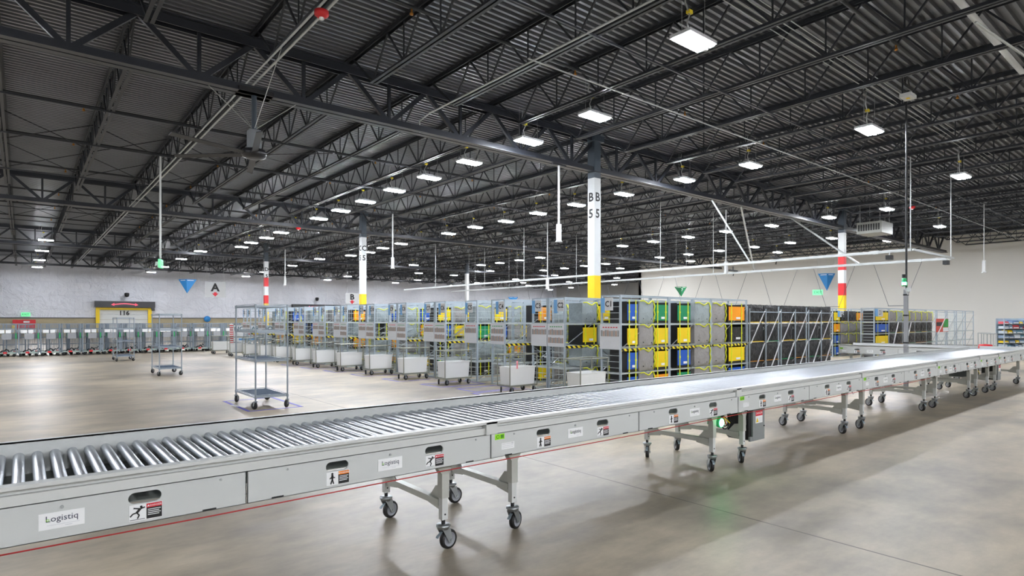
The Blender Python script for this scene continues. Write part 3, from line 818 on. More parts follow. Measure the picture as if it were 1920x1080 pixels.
def place_tote(kind, x, y, z, w, label, group):
    key = (kind, round(w, 2))
    if key not in PROTO:
        if kind in ('yellow', 'blue', 'green', 'orange'):
            o = tote_box(w, {'yellow': toty, 'blue': totb, 'green': totg, 'orange': toto}[kind], 'strapped_tote')
        elif kind == 'grey': o = bag(w, greybag, 'cloth_bag', strapy, 'grey')
        elif kind == 'pale': o = bag(w, greybag2, 'cloth_bag', strapy, 'pale1')
        elif kind == 'blackbox': o = tote_box(w, blackbag, 'strapped_tote')
        else:
            tr = {'by': yellow, 'bo': mk('orange trim', (190, 130, 40), .6, 0, .05), 'bg': greensign}[kind]
            o = bag(w, blackbag, 'black_bag', tr, 'black')
        PROTO[key] = o; o.location = (x, y, z); tag(o, label, 'tote' if kind in ('yellow','blue','green','orange','blackbox') else 'bag', group)
        return o
    o = dup(PROTO[key], (x, y, z), 0, label, group); return o
TN = ['bottom', 'lower middle', 'upper middle', 'top']
CN = {'yellow': 'yellow fronted tote', 'blue': 'blue fronted tote', 'green': 'green fronted tote', 'orange': 'orange fronted tote', 'grey': 'grey cloth bag with yellow strap', 'pale': 'pale blue grey bag with yellow strap',
      'blackbox': 'black fronted tote with yellow straps', 'by': 'black bag with yellow trim band', 'bo': 'black bag with orange trim band', 'bg': 'black bag with green trim band'}
def fill(row, y, cols):
    """cols: list of (x, width, [bottom..top kinds])"""
    for ci, (x, w, ks) in enumerate(cols):
        for t, k in enumerate(ks):
            if not k: continue
            place_tote(k, x, y, TZ[t]+.005, w, f'{CN[k]}, {TN[t]} tier, {ORD[ci]} column of rack row {row}', f'totes in rack row {row}')
# row C1
for i in range(6):
    r = put_rack(8.6+1.5*i, 7.3, f'grey steel tote rack in row C1, {ORD[i]} from its placard end', 'tote racks of row C1')
    if i == 0: row_sign(r, 'C1', True); placard(r, True)
    if i < 3:
        MB().box(.03, -.006, .895, RL, .004, .945).build('hazard_strip', hazard, r)
        MB().box(.03, -.008, .945, RL, .006, .985).build('shelf_edge', zinc, r)
    if i >= 3:
        q = 1/.93; r.scale = (1, 1, .93)      # these units are lower, the bags stand level with their top
        for k in (0, .75):
            MB().bar((k+.05, -.06, .05), (k+.7, -.06, .93*q), .03, .006, 0).build('painted_glint_brace', white, r); MB().bar((k+.05, -.06, .93*q), (k+.7, -.06, 1.7*q), .024, .006, 0).build('painted_glint_brace', white, r)  # diagonal braces coloured white to stand for glints on the steel
            MB().box(k-.012, -.068, .0, k+.012, -.048, 1.75*q).build('divider_post', postm, r)
        MB().box(0, -.068, 1.66*q, RL, -.052, 1.68*q).build('front_rail', postm, r)
bl = ['by', 'bo', 'by', 'by']
fill('C1', 7.3, [(8.78, .32, ['blue', 'blue', 'yellow', 'blue']), (9.14, .44, ['grey', 'grey', 'grey', 'pale']), (9.62, .44, ['orange', 'yellow', 'yellow', 'green']), (10.35, .48, ['green', 'blue', 'yellow', 'green']),
     (10.97, .55, ['grey', 'grey', 'grey', 'pale']), (11.64, .5, ['grey', 'grey', 'grey', 'grey']), (12.27, .72, ['blue', 'yellow', 'blackbox', 'orange'])] +
     [(13.13+1.5*(k//2)+.73*(k % 2), .70, [['by', 'bo', 'by', 'by'], ['bo', 'bo', 'bg', 'by'], ['bo', 'bg', 'by', 'by'], ['by', 'bo', 'by', 'bo'], ['bo', 'bg', 'bg', 'by'], ['bo', 'bo', 'by', 'by']][k]) for k in range(6)])
# rows C2 .. C23
ROWS = [('C2', 8.78, 8.6), ('C3', 9.30, 8.6), ('C4', 10.5, 8.4), ('C5', 11.55, 8.4), ('C6', 12.62, 8.2), ('C7', 13.14, 8.2), ('C8', 14.33, 8.05), ('C9', 14.85, 8.05), ('C10', 16.03, 7.95), ('C11', 16.55, 7.95),
        ('C12', 17.68, 7.85), ('C13', 18.2, 7.85), ('C14', 19.22, 7.75), ('C15', 19.74, 7.75), ('C16', 20.8, 7.65), ('C17', 21.32, 7.65), ('C18', 22.4, 7.5), ('C19', 22.92, 7.5), ('C20', 24.0, 7.35), ('C21', 24.52, 7.35), ('C22', 25.6, 7.2), ('C23', 26.12, 7.2)]
kinds = ['grey', 'yellow', 'orange', 'blue', 'grey', 'green', 'pale', 'pale', 'yellow', 'grey', 'orange', 'grey', 'blackbox', 'pale']
rnd = random.Random(11)
for ri, (nm, y, x) in enumerate(ROWS):
    odd = int(nm[1:]) % 2 == 1
    for i in range(4 if ri < 10 else 3):
        r = put_rack(x+1.5*i, y, f'grey steel tote rack in row {nm}, {ORD[i]} from its placard end', f'tote racks of row {nm}')
        if i == 0: row_sign(r, nm, odd); placard(r, odd)
        if i == 0 and not odd: MB().box(.03, -.006, .895, RL, .004, .945).build('hazard_strip', hazard, r); MB().box(.1, -.006, .22, .8, .004, .26).build('hazard_strip', hazard, r)
    if not odd:
        nc = 6 if ri < 10 else 3; cx = ([.52] if ri == 0 else []) + [1.0, 1.54, 2.02, 2.5, 3.04, 3.52]
        fill(nm, y, [(x+cx[k], .45, [rnd.choice(kinds) for _ in range(4)]) for k in range(nc)])
# D rows
for i in range(9):
    r = put_rack(25.3+1.5*i, 8.9, f'grey steel rack in row D1, {ORD[i]} from its sign', 'racks of row D1')
    if i == 0:
        mb = MB().box(.02, -.02, 1.62, .30, -.012, 1.9, 1); mb.box(.30, -.02, 1.62, .8, -.012, 1.9, 0); text(mb, 'D1', .26, (.55, -.026, 1.76), X_, Z_, 2); mb.build('row_sign', [signgrey, lblue, blk], r)
    if i >= 5:
        mb = MB()
        for k in range(1, 12): mb.bar((RL*k/12, RD-.03, 0), (RL*k/12, RD-.03, 1.8), .008, .008)
        mb.build('mesh_back', wirem, r)
    if i in (1, 2): MB().bar((.05, -.045, .05), (.9, -.045, 1.4), .04, .006).build('painted_glint_brace', white, r)  # brace glint put in as plain white colour
    if i == 5: MB().box(0, -.02, .97, 1.5, -.012, 1.0).build('front_rail', zinc, r)
fill('D1', 8.9, [(25.36, 1.38, ['blackbox', 'yellow', 'blue', 'yellow'])] + [([26.84, 27.57, 28.34, 29.07, 29.84, 30.57, 31.34][k], .70, ['by' if k % 2 else 'bo', 'bo' if k % 3 else 'bg', 'by' if k % 2 else 'bg', 'pale' if k in (1,) else 'grey']) for k in range(7)])
for i in range(3):
    r = put_rack(25.0+1.5*i, 10.3, f'grey steel rack in row D2, {ORD[i]} from its sign', 'racks of row D2')
    if i == 0:
        mb = MB().box(.42, -.02, 1.6, .62, -.012, 1.86, 1); mb.box(.62, -.02, 1.6, 1.0, -.012, 1.86, 0); text(mb, 'D2', .22, (.81, -.026, 1.73), X_, Z_, 2); mb.build('row_sign', [signgrey, lblue, blk], r)
fill('D2', 10.3, [(25.08, .6, ['blue', 'blue', 'orange', 'yellow'])] + [([25.73, 26.54, 27.27, 28.04][k], .70, ['grey', 'grey', 'grey', ['by', 'bo', 'orange', 'by'][k]]) for k in range(4)])
# poster, stools and wall rack to the right of row D1
mb = MB().box(0, 0, 0, 1.75, .02, .62, 0); mb.prism([(.9,.22), (1.72,.22), (1.72,.6), (1.2,.6)], (0,-.004,0), X_, Z_, (0,.003,0), 1); mb.box(0, -.003, .28, .85, .001, .46, 2); mb.prism([(.2,.0), (.35,.0), (1.3,.62), (1.15,.62)], (0,-.008,0), X_, Z_, (0,.003,0), 3); mb.box(.95, -.004, .02, 1.72, .001, .2, 3)
o = mb.build('safety_poster', [mk('poster red', (206, 74, 58), .5, 0, .25, 3), mk('poster green', (50, 160, 70), .5, 0, .1), blackp, white]); o.location = (32.55, 8.86, .92)
tag(o, 'red and green safety poster hung on the empty D1 rack', 'poster')
def small_rack():
    r = thing('supply_rack', 'tall pegboard rack of small blue bins at the right frame edge', 'rack', (31.97, 6.3, 0), radians(-38))
    L, D, H = 1.9, .4, 1.55
    mb = MB()
    for xx in (0, L):
        for yy in (0, D): mb.box(xx-.015, yy-.015, 0, xx+.015, yy+.015, H)
    mb.build('frame', postm, r)
    MB().box(0, D-.01, .1, L, D, H).build('back_panel', mk('pale blue backing', (170, 190, 206), .5, 0, .15, 6), r)
    for k in range(7): MB().box(0, 0, .1+.2*k, L, D, .115+.2*k).build('shelf', zinc, r)
    return r, L
sr, SL = small_rack()
rnd = random.Random(5); cols_ = [(rackmix, 'blue grey'), (mk('bin pale', (196, 206, 214), .5, 0, .1), 'pale'), (toty, 'yellow'), (mk('bin steel blue', (92, 116, 150), .5, 0, .1), 'steel blue'), (mk('bin red', (196, 70, 80), .5, 0, .1), 'red'), (mk('bin teal', (110, 150, 170), .5, 0, .1), 'teal')]
M = Matrix.Rotation(radians(-38), 4, 'Z')
for k in range(7):
    x = .04; i = 0
    while x < SL-.2:
        w = rnd.choice([.14, .2, .26]); h = rnd.uniform(.08, .16); m, cn = rnd.choice(cols_[:2] + cols_)
        mb = MB(); mb.prism([(0,0), (.3,0), (.3,h), (.04,h), (0,h*.6)], (0,0,0), Y_, Z_, (w,0,0)); mb.box(.02, -.004, h*.12, w-.02, 0, h*.4, 1)
        o = mb.build('parts_bin', [m, white]); p = M @ Vector((x, .04, 0)); o.location = (31.97+p.x, 6.3+p.y, .115+.2*k); o.rotation_euler = (0, 0, radians(-38))
        tag(o, f'{cn} parts bin on the {ORD[k]} shelf up, {ORD[i]} from left on supply rack', 'bin', 'parts bins on the supply rack'); x += w+.02; i += 1
o = MB().lathe([(0,0), (.2,0), (.22,.05), (.22,.56), (.18,.64), (0,.66)], (0,0,0), 'z', 20).build('red_canister', redp); o.location = (25.6, 5.55, 0); tag(o, 'red canister standing left of the supply rack', 'canister')
for i, (x, y) in enumerate(((28.6, 6.6), (27.6, 6.2))):
    mb = MB()
    for a in (0, .5):
        for b in (0, .3): mb.tube((a, b, 0), (a, b, .95), .018, 8)
    for b in (0, .3): mb.tube((0, b, .95), (.5, b, .95), .018, 8)
    mb.tube((0,0,.95), (0,.3,.95), .018, 8); mb.tube((.5,0,.95), (.5,.3,.95), .018, 8)
    o = mb.build('steel_stand', conduit); o.location = (x+1.2, y-.2, 0); tag(o, ('plain steel tube stand left of the red canister', 'second steel tube stand right behind the first')[i], 'stand', 'steel tube stands')

# ------------------------------------------------------------------ roll cages
def roll_cage():
    r = thing('roll_cage', '', 'roll cage')
    W, D, H = .62, .72, 1.33
    mb = MB().box(0, 0, .13, W, D, .17); mb.box(.36, -.01, .12, W-.02, .0, .19); mb.build('base', cagebase, r)
    mb = MB()
    for xx in (0, W):
        for yy in (0, D): mb.box(xx-.017, yy-.017, .1, xx+.017, yy+.017, H)
    for z in (H-.015, H-.22, .75, .45):
        mb.bar((0, D, z), (W, D, z), .018, .022)
        for xx in (0, W): mb.bar((xx, 0, z), (xx, D, z), .018, .022)
    for z in (H-.015, H-.22): mb.bar((0, 0, z), (W, 0, z), .014, .02)
    mb.build('cage_frame', cagem, r)
    mb = MB()
    for k in range(1, 13): mb.bar((W*k/13, D, .17), (W*k/13, D, H), .013, .012)
    for k in range(1, 8):
        for xx in (0, W): mb.bar((xx, D*k/8, .17), (xx, D*k/8, H), .007, .007)
    mb.build('cage_wires', cagem, r)
    MB().box(W-.03, -.022, .72, W+.02, -.014, .95).build('green_latch', cagegreen, r)
    mb = MB().box(.06, -.02, .95, .26, -.012, 1.08).box(.3, -.02, .95, .46, -.012, 1.08); mb.build('document_sleeve', white, r)
    MB().box(.18, -.018, .70, .48, -.01, .93).build('grey_board', mk('cage board grey', (150, 152, 156), .5, 0, .1), r)
    mb = MB().path([(.14, .06, .19), (.2, .03, .25), (.27, .05, .24), (.31, .06, .31), (.38, .07, .26), (.41, .1, .2)], .026, 6); mb.build('strap_bundle', blackp, r)
    MB().box(.22, -.03, .13, .34, .0, .2).build('red_bumper', redp, r)
    mb = MB()
    for xx in (.06, W-.06):
        for yy in (.06, D-.06): mb.lathe([(0,-.015), (.05,-.015), (.055,0), (.05,.015), (0,.015)], (xx, yy, .055), 'y', 12); mb.box(xx-.02, yy-.02, .06, xx+.02, yy+.02, .13)
    mb.build('casters', rubber, r)
    return r
k0 = roll_cage()
for i in range(15):
    x = -1.5+.7*i
    lb = f'grey roll cage against the tan wall, {ORD[i]} from the left frame edge'
    if i == 0: k0.location = (x, 31.1, 0); tag(k0, lb, 'roll cage', 'roll cages in a line')
    else: dup(k0, (x, 31.1+.12*(i % 3 == 1), 0), 0, lb, 'roll cages in a line')
for i in range(14):
    dup(k0, (-1.2+.7*i, 32.05, 0), 0, f'grey roll cage of the rear line by the tan wall, {ORD[i]} from left', 'roll cages in the rear line')

# ------------------------------------------------------------------ dock doors on the back wall
def dock_door(x0, x1, num, label):
    r = thing('dock_door', label, 'door', ((x0+x1)/2, WY-.02, 0))
    w = (x1-x0)/2
    mb = MB()
    for k in range(5): mb.box(-w+.25, -.06-.012*(k % 2), .5*k+.02, w-.25, 0, .5*k+.5)
    mb.build('door_leaf', doorgrey, r)
    MB().box(-w, -.3, 0, -w+.28, -.02, 2.62).build('door_post', yellow, r); MB().box(w-.28, -.3, 0, w, -.02, 2.62).build('door_post', yellow, r)
    MB().box(-w+.28, -.25, 2.4, w-.28, -.02, 2.6).build('door_header', yellow, r)
    mb = MB().box(-w-.1, -.55, 2.62, w+.25, -.02, 3.18); mb.prism([(-.0, .0), (.3, 0), (.3, -.28), (.1, -.28)], (w-.08, -.5, 2.62), X_, Z_, (0, .4, 0)); mb.build('roll_housing', blackgloss, r)
    pts = [(.9*t, .06*cos(2.2*t)) for t in [-1+.1*i for i in range(21)]]
    up = [(a, b+.09) for a, b in pts]; mb = MB()
    for i in range(20): mb.prism([pts[i], pts[i+1], up[i+1], up[i]], (0, -.57, 2.86), X_, Z_, (0, .015, 0))
    for s in (-1, 1): mb.prism([(s*.8, -.1), (s*1.05, .0), (s*.8, .17)], (0, -.57, 2.86), X_, Z_, (0, .015, 0))
    mb.build('door_logo', pinkon, r)
    if num:
        mb = MB(); text(mb, num, .55, (0, -.1, 2.1), X_, Z_, bold=.03); mb.build('door_number', blk, r)
    return r
dock_door(5.1, 9.4, '116', 'yellow framed dock door numbered 116 in the white back wall')
dock_door(22.6, 27.6, None, 'dock door with black roll housing behind the racks left of B')
def camera_fix(x, y, z, label):
    r = thing('security_camera', label, 'camera', (x, y, z))
    MB().box(-.06, -.05, -.25, .06, 0, .15).build('wall_plate', signgrey, r)
    MB().tube((0, -.05, 0), (.0, -.55, .12), .03, 8).build('bracket', signgrey, r)
    MB().lathe([(0,-.3), (.16,-.22), (.2,0), (.16,.1), (0,.12)], (0, -.6, .1), 'z', 14).build('camera_dome', blackp, r)
camera_fix(7.4, WY-.01, 3.75, 'white wall camera above the dock door 116')
camera_fix(25.1, WY-.01, 3.75, 'wall camera above the second dock door')

# signs -------------------------------------------------------------------
def hang_sign(name, label, x, y, z, w, h, draw, mats, top=JB, rz=0):
    r = thing(name, label, 'sign', (x, y, z), rz)
    mb = MB(); draw(mb, w, h); mb.build('sign_board', mats, r)
    mb = MB()
    for s in (-.4, .4): mb.tube((s*w, 0, h/2), (s*w, 0, top-z), .006, 5)
    mb.build('hanger_wire', conduit, r)
    return r
def letter(ch):
    def d(mb, w, h):
        mb.box(-w/2, -.01, -h/2, w/2, .01, h/2, 0); text(mb, ch, h*.7, (0, -.014, h*.12), X_, Z_, 1, bold=.04)
        mb.prism([(-.09,0), (.09,0), (.09,-.09), (.2,-.09), (0,-.3), (-.2,-.09), (-.09,-.09)], (0, -.014, -h*.17), X_, Z_, (0,.003,0), 2)
    return d
hang_sign('dock_sign', 'grey hanging sign with letter A and red down arrow', 10.35, 45, 3.58, 1.3, 1.05, letter('A'), [mk('sign light grey', (186,188,190), .6, 0, .03), blk, redink], rz=-.35)
hang_sign('dock_sign', 'white hanging sign with letter B and red down arrow', 20.4, 45, 3.2, 1.0, .85, letter('B'), [signgrey, blk, redink], rz=-.3)
def tri(txt):
    def d(mb, w, h):
        for s in (-1, 1):
            a = Vector((0, -.12, 0)); o = [Vector((0, -.14, h/2)), Vector((s*w/2, .12, h/2)), Vector((0, -.0, -h/2))]
            mb.add([tuple(p) for p in o] + [tuple(p+Vector((0,.015,0))) for p in o], [(0,1,2), (5,4,3), (0,3,4,1), (1,4,5,2), (2,5,3,0)], 0)
            b = [Vector((s*w*.05, -.145, h*.44)), Vector((s*w*.4, .085, h*.44)), Vector((s*w*.40, .085, h*.40)), Vector((s*w*.05, -.145, h*.40))]
            mb.add([tuple(p) for p in b], [(0,1,2,3)], 1)
        text(mb, txt, h*.42, (0, -.17, h*.16), X_, Z_, 1)
    return d
hang_sign('triangle_sign', 'blue triangular hanging sign right of the dock door 116', 8.6, 45, 3.75, 1.15, .95, tri(''), [bluesign, white], rz=-.5)
hang_sign('triangle_sign', 'green triangular hanging sign numbered 7 before the off-white wall', 25.6, 17.8, 2.9, .62, .5, tri('7'), [greensign, white], rz=-.75)
hang_sign('triangle_sign', 'blue triangular hanging sign above the C3 rack', 22.4, 27.2, 2.62, .6, .45, tri(''), [bluesign, white], rz=-.7)
hang_sign('triangle_sign', 'blue triangular sign partly behind the red banded column', 43.0, 18.1, 4.1, 1.1, 1.2, tri(''), [bluesign, white], rz=-.95)
hang_sign('triangle_sign', 'small teal triangular sign above the C5 rack', 22.5, 31.5, 2.45, .5, .38, tri(''), [mk('teal sign', (70, 140, 180), .5, 0, .05), white], rz=-.6)
def exit_sign(x, y, z, w, label, rz, hang):
    r = thing('exit_sign', label, 'sign', (x, y, z), rz)
    MB().box(-w/2, -.03, -w*.28, w/2, .03, w*.28).build('sign_box', exiton, r)
    mb = MB(); text(mb, 'EXIT', w*.38, (0, -.034, 0), X_, Z_); mb.build('sign_lettering', greensign, r)
    mb = MB().tube((0, 0, w*.28), (0, 0, hang-z), .012, 6) if hang else MB().box(-.05, .03, -.05, .05, .12, .05); mb.build('mount', conduit, r)
exit_sign(.25, WY-.1, 1.95, .6, 'green exit sign above the red fire station', 0, 0)
exit_sign(39.5, 17.2, 3.25, .6, 'green exit sign hanging left of the red banded column', -.9, JB)
exit_sign(2.9, 18.5, 3.0, .4, 'small green exit sign at the bottom of the left white drop pole', 1.25, 0)
def fire_station():
    r = thing('fire_station', 'red fire equipment stand against the tan wall far left', 'fire stand', (.15, WY-.5, 0))
    MB().box(-.75, 0, 1.15, .75, .12, 1.5).build('header_board', redp, r)
    mb = MB().box(-.45, .02, 0, -.3, .12, 1.15).box(.55, .02, 0, .7, .12, 1.15); mb.build('post', redp, r)
    MB().box(-.25, 0, .8, .65, .12, 1.05).build('red_panel', redp, r)
    MB().box(.15, -.05, .05, .55, .1, .6).build('white_cabinet', white, r)
    MB().box(-.05, -.01, 1.25, .35, 0, 1.4).build('header_panel', zinc, r)
fire_station()
for i, x in enumerate((-1.6, -.55)):
    o = MB().tube((0,0,0), (0,0,1.0), .11, 14).lathe([(.11,1.0), (.08,1.06), (0,1.08)], (0,0,0), 'z', 14).build('bollard', yellow); o.location = (x, WY-2.5, 0)
    tag(o, ('yellow bollard at the left frame edge behind roll cages', 'yellow bollard behind the second roll cage from left')[i], 'bollard', 'yellow bollards')
o = MB().lathe([(0,-.02), (.3,-.02), (.3,0)], (0,0,0), 'y', 24).build('round_sign', bluesign); o.location = (14.2, WY-.07, 1.58); tag(o, 'round blue sign on the tan wall right of the wire cart', 'sign')
# banner at the far end of the tub line
r = thing('floor_banner', 'banner with teal lettering and red arrows behind the nearest wire cart', 'banner', (6.9, 26.9, 0), 0)
mb = MB().box(.0, 0, .55, 2.1, .012, 1.25, 0); text(mb, 'NO-CARTS ONLY', .26, (1.05, -.006, 1.1), X_, Z_, 1, bold=.02)
for q in (.75, 1.55): mb.prism([(-.22,-.02), (.05,-.02), (.05,-.08), (.25,.03), (.05,.12), (.05,.05), (-.22,.05)], (q, -.006, .88), X_, Z_, (0,.002,0), 2)
mb.box(.2, -.006, .62, 1.9, -.002, .7, 3); mb.build('banner_sheet', [white, teal, redink, lblue], r)
mb = MB()
for k in range(9): mb.box(-.16, -.02, .5+.09*k, -.02, 0, .545+.09*k, 0); mb.box(-.16, -.02, .545+.09*k, -.02, 0, .59+.09*k, 1)
mb.build('striped_panel', [redp, white], r)
mb = MB()
for xx in (-.09, 2.05): mb.tube((xx, .02, 0), (xx, .02, 1.35), .02, 8)
mb.build('stand_post', conduit, r)

# floor tape --------------------------------------------------------------
def tape_box(x0, y0, x1, y1, label, w=.05, wt=True):
    r = thing('floor_tape', label, 'floor tape', (0,0,0), 0, 'blue floor tape rectangles')
    mb = MB(); z = .0025
    mb.box(x0, y0, 0, x1, y0+w, z); mb.box(x0, y1-w, 0, x1, y1, z); mb.box(x0, y0, 0, x0+w, y1, z)
    mb.box(x1-w, y0, 0, x1, y1, z); mb.build('tape_outline', tapeb, r)
    if wt: MB().box(x0-.012, (y0+y1)/2-.1, 0, x0+w+.012, (y0+y1)/2+.18, .004).build('white_tape', tapew, r)
tape_box(2.82, 10.15, 3.72, 11.75, 'blue tape rectangle under the nearest tall wire cart')
for i, (x, y, lb) in enumerate(tubs[2:8]):
    tape_box(x-.3, y-.25, x+.95, y+.65, f'blue tape rectangle under the tub cart, {ORD[i]} from right', .05, False)
tape_box(7.2, 9.95, 8.3, 10.7, 'empty blue tape rectangle between two nearest visible tub carts', .05, False)
tape_box(7.0, 8.9, 8.4, 9.85, 'blue tape rectangle under the pink tagged tub cart', .05, True)

# ------------------------------------------------------------------ ceiling services
def run(name, pts, r, mat, label, cat, n=8):
    o = MB().path(pts, r, n).build(name, mat); return tag(o, label, cat)
run('main_pipe', [(5, 2.7, 6.32), (20, 2.7, 6.32), (43.6, 2.7, 6.32)], .05, pipew, 'thick white pipe across the top right corner of roof', 'pipe', 14)
run('conduit_pipe', [(3.24, 3, JB-.05), (3.24, 60, JB-.05)], .016, conduit, 'left one of two pale conduits under the joist with red alarm', 'conduit')
run('conduit_pipe', [(3.36, 3, JB-.05), (3.36, 60, JB-.05)], .02, conduit, 'right one of two pale conduits under the joist with red alarm', 'conduit')
run('conduit_pipe', [(6.6, 7.62, JB-.06), (43.6, 7.62, JB-.06)], .014, conduit, 'long pale conduit crossing under joists above the nearest lamps', 'conduit')
run('conduit_pipe', [(6.75, 11.42, 5.6), (6.75, 11.42, 5.85), (6.75, 11.0, JB-.04), (6.75, 4, JB-.04)], .018, conduit, 'pale conduit bending down onto the nearest girder', 'conduit')
for i in range(4): run('conduit_pipe', [(8, 4.8+.12*i, 6.52), (43.6, 4.8+.12*i, 6.52)], .009, conduit, f'thin conduit in the bundle above the brightest lamp, {ORD[i]} of four', 'conduit')
run('conduit_pipe', [(11, 2.5, JB-.03), (17, 1.9, JB-.03), (40, 1.5, JB-.03)], .02, conduit, 'pale conduit along the roof at upper right frame edge', 'conduit')
def strobe(x, y, z, label):
    o = MB().lathe([(0,.0), (.1,.0), (.1,-.06), (.06,-.09), (0,-.1)], (0,0,0), 'z', 14, 0).lathe([(0,-.13), (.035,-.12), (.035,-.09)], (0,0,0), 'z', 10, 1).build('alarm_strobe', [redp, white]); o.location = (x, y, z); tag(o, label, 'alarm')
strobe(3.3, 8.3, JB-.07, 'red alarm strobe under the pale conduits at top left')
strobe(3.3, 27.5, JB-.07, 'red alarm strobe far down the pale conduits')
strobe(9.3, 26, 5.5, 'red alarm under the roof left of the B 5 column')
strobe(26.5, 8.0, JB-.1, 'red alarm under joists above the lamp row right of centre')
def drop(x, y, zb, zt, label, box=True, r=.03):
    t = thing('drop_pole', label, 'pole', (x, y, 0))
    MB().tube((0,0,zb), (0,0,zt), r, 8).build('pole', pipew, t)
    if box: MB().box(-.05, -.05, zb, .05, .05, zb+.45).lathe([(0,zb-.03), (.1,zb-.02), (.06,zb+.03), (0,zb+.03)], (0,0,0), 'z', 12).build('outlet_box', pipew, t)
    MB().box(-.25, -.03, zt-.03, .25, .03, zt).build('top_bracket', joistm, t)
drop(11.0, 11.45, 3.57, 5.6, 'white drop pole hanging left of the B 5 column')
drop(12.0, 22.5, 3.65, JB, 'white drop pole hanging right of the C 5 column')
drop(12.8, 38.1, 3.66, JB, 'white drop pole hanging right of the far banded column')
drop(2.9, 18.55, 3.15, JB, 'tall white drop pole at the left with green sign', False, .025)
drop(28.4, 6.2, 3.3, JB, 'thin white drop pole in front of the off-white wall', True, .012)
drop(20.2, 12.1, 3.2, 5.6, 'white drop pole above the grey bags of C1', True, .02)
drop(18.5, 20.0, 2.9, JB, 'white drop pole between the racks right of B 5', True, .02)

# suspended strut rails over the racks
def rails():
    for i, x in enumerate((18.8, 22.4)):
        o = MB().box(-.04, 0, -.04, .04, 28, .04)
        for k in range(6): o.box(-.05, .8+5*k, -.05, .05, .95+5*k, .05)
        o = o.build('strut_rail', conduit); o.location = (x, 5.7, 3.4); tag(o, ('long suspended pale rail over the racks, upper one', 'long suspended pale rail over the racks, lower one')[i], 'rail')
    o = MB().box(0, -.03, -.03, 3.6, .03, .03).build('strut_rail', conduit); o.location = (18.8, 5.66, 3.4); tag(o, 'short cross rail joining both suspended rails at the right end', 'rail')
    for i, (x, y) in enumerate(((18.8, 5.72), (22.4, 5.72), (18.8, 14), (22.4, 14), (18.8, 22), (22.4, 22), (18.8, 30), (22.4, 30))):
        o = MB().tube((0,0,3.44), (0,0,JB), .014, 6).build('hanger_rod', conduit); o.location = (x, y, 0); tag(o, f'thin threaded rod holding the suspended rails, {ORD[i]} from the camera', 'rod', 'rods holding the suspended rails')
    for i, (a, b) in enumerate((((18.3, 11.5, 5.6), (18.8, 10.4, 3.44)), ((20.2, 11.5, 5.6), (22.4, 12.2, 3.44)), ((24.0, 11.5, 5.6), (22.45, 8.4, 3.44)))):
        o = MB().bar(a, b, .05, .05).build('strut_brace', conduit); tag(o, ('slanted pale brace from the girder to the upper rail', 'slanted pale brace from girder to the lower rail', 'slanted pale brace left of the red banded column')[i], 'brace', 'slanted rail braces')
    for i, (x, y) in enumerate(((18.7, 6.2), (21.7, 5.66))):
        r = thing('speaker_box', ('black box hanging under the upper rail end', 'black box hanging under the cross rail')[i], 'box', (x, y, 0))
        MB().box(-.12, -.06, 3.16, .12, .06, 3.28).build('box_body', blackp, r); MB().box(-.01, -.01, 3.28, .01, .01, 3.38).build('hook', conduit, r)
    for k in range(10):
        y = 7.2+2.0*k
        o = MB().tube((22.4, y-.7, 3.36), (22.3, y-.22, 1.95), .007, 5).tube((22.4, y+.7, 3.36), (22.3, y+.22, 1.95), .007, 5).tube((22.3, y-.24, 1.95), (22.3, y+.24, 1.95), .01, 5)
        o = o.build('suspension_cable', steeldark); tag(o, f'pair of slanting dark cables below the lower rail, {ORD[k]} from right', 'cable', 'slanting cables below the rail')
    for k in range(6):
        o = MB().box(-.3, -.04, .0, .3, .04, .06).path([(.1, 0, .03), (.0, 0, -.18)], .02, 5).box(-.02, -.02, .06, .02, .02, .2).build('cable_reel', blackp); o.location = ((18.8, 22.4)[k % 2], 9.5+3.6*k, 3.46); tag(o, f'small black gear clipped to a suspended rail, {ORD[k]} from right', 'gear', 'black gear on the rails')
rails()
# beacon post behind the conveyor
r = thing('beacon_post', 'grey post with green stack light behind the conveyor, rising to the roof', 'post', (14.0, 4.34, 0))
MB().box(-.035, -.035, 0, .035, .035, 2.1).box(-.12, -.12, 0, .12, .12, .012).build('post_shaft', mk('post grey', (150,152,156), .45, .2, .05), r)
MB().tube((.02,0,2.1), (.02,0,JB), .02, 8).build('riser_conduit', blackp, r)
mb = MB()
for z in (1.0, 1.56, 1.98): mb.box(-.04, -.04, z, .04, .04, z+.03)
mb.build('cable_tie', blackp, r)
MB().box(-.05, -.08, 2.06, .02, -.02, 2.14).path([(-.05,-.05,2.0), (-.1,-.02,2.1), (-.1,0,2.18)], .012, 6).build('lamp_bracket', signgrey, r)
MB().lathe([(0,2.17), (.045,2.17), (.045,2.19), (0,2.19)], (-.1,0,0), 'z', 14, 1).lathe([(.04,2.25), (.04,2.33), (0,2.33)], (-.1,0,0), 'z', 14, 0).tube((-.1,0,2.34), (-.1,0,2.41), .042, 14, 1).build('stack_body', [greenhs, blackp], r)
MB().tube((-.1,0,2.19), (-.1,0,2.25), .04, 14).build('stack_lens', greenon, r)
r = thing('access_point', 'white wireless unit with yellow mark under the joist at upper right', 'access point', (13.5, 4.15, JB))
MB().box(-.16, -.1, -.1, .16, .1, -.03).build('unit_body', pipew, r); MB().box(-.04, -.03, -.104, .04, .03, -.1).build('yellow_mark', yellow, r); MB().tube((0,0,-.03), (0,0,.05), .02, 8).build('unit_mount', blackp, r)
mb = MB()
for k in range(3): mb.path([(.12*cos(t)+.1*k-.1, .02*k, .18+.14*sin(t)) for t in [pi*i/8 for i in range(9)]], .008, 5)
mb.build('cable_loop', cablek, r)
r = thing('unit_heater', 'beige unit heater hung beside the red banded column top', 'heater', (29.0, 10.55, 5.3), -.0)
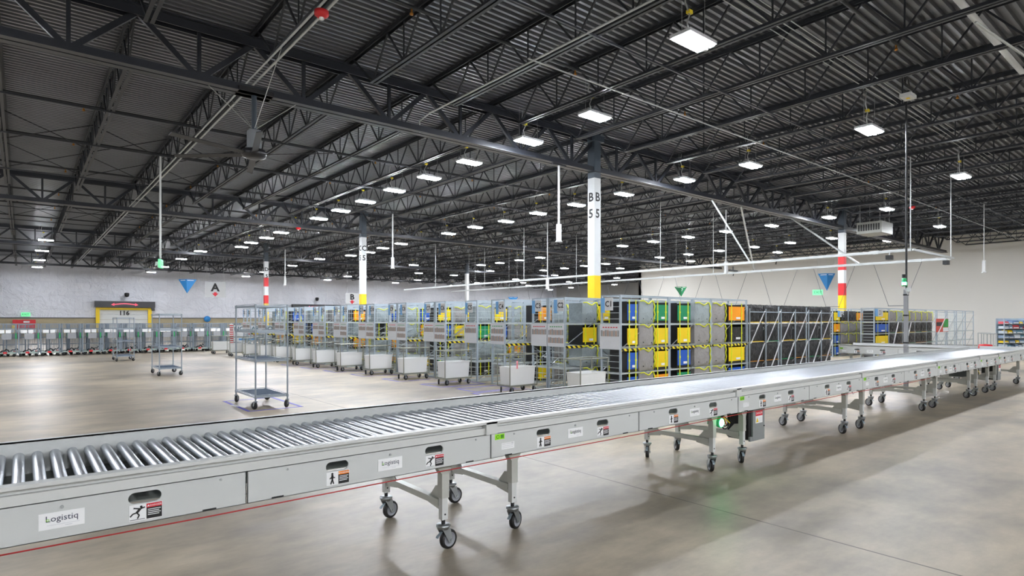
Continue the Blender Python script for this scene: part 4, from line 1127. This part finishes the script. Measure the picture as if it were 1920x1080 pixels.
MB().box(-.2, -.7, 0, 1.1, .3, .5).build('casing', heater, r)
mb = MB()
for k in range(9): mb.box(-.21, -.62+.1*k, .12, -.2, -.56+.1*k, .4)
mb.build('grille', blackp, r)
for a in (-.1, 1.0):
    for b in (-.6, .2): MB().tube((a, b, .5), (a, b, 1.42), .012, 6).build('hanger_rod', conduit, r)
# ceiling fan on the near girder
r = thing('ceiling_fan', 'large ceiling fan hanging below the nearest girder at left', 'fan', (3.3, 11.5, 0))
MB().tube((0,0,4.95), (0,0,5.62), .045, 10).build('down_rod', steeldark, r); MB().box(-.3, -.18, 5.6, .3, .18, 5.68).build('girder_clamp', blackp, r)
MB().box(-.1, -.1, 4.62, .1, .1, 4.96).build('motor', mk('fan motor grey', (120,124,128), .4, .3), r)
MB().lathe([(0,4.62), (.2,4.6), (.22,4.53), (.2,4.47), (.1,4.44), (0,4.44)], (0,0,0), 'z', 24).build('hub', blackgloss, r)
for k in range(6):
    t = pi*k/3+.3; d = Vector((cos(t), sin(t), 0)); MB().bar(d*.2+Vector((0,0,4.52)), d*1.5+Vector((0,0,4.52)), .11, .012, 0, up=(.3*sin(t), -.3*cos(t), 1)).build('blade', fanm, r)
mb = MB()
for sx in (-1, 1): mb.tube((0,0,4.97), (sx*1.83, 0, 6.5), .006, 4); mb.tube((0,0,4.97), (0, sx*1.5, JB), .006, 4)
mb.build('guy_wire', conduit, r)
# coil of dark cable near the top right light
mb = MB()
for k in range(5): mb.path([(.22*cos(t)+.03*k, .05*k, .24*sin(t)) for t in [2*pi*i/14 for i in range(15)]], .014, 5)
o = mb.build('cable_coil', cablek); o.location = (8.1, 3.6, 6.05); tag(o, 'coil of dark cable tied up under the roof right of brightest lamp', 'cable')

# ------------------------------------------------------------------ camera and world
cam = bpy.data.cameras.new('camera'); co = bpy.data.objects.new('camera', cam); COL.objects.link(co)
cam.sensor_width = 36; cam.lens = 21.0; cam.shift_y = .03125; cam.clip_start = .05; cam.clip_end = 300
co.location = (0, 0, 1.48); co.rotation_euler = (radians(90), 0, -(pi/2-math.atan(1365/1120)))
scene.camera = co
w = bpy.data.worlds.new('world'); scene.world = w; w.use_nodes = True
w.node_tree.nodes['Background'].inputs['Color'].default_value = (.6, .65, .7, 1); w.node_tree.nodes['Background'].inputs['Strength'].default_value = .3
vs = scene.view_settings; vs.view_transform = 'Standard'; vs.look = 'None'; vs.gamma = 1; vs.use_curve_mapping = False; vs.exposure = .58
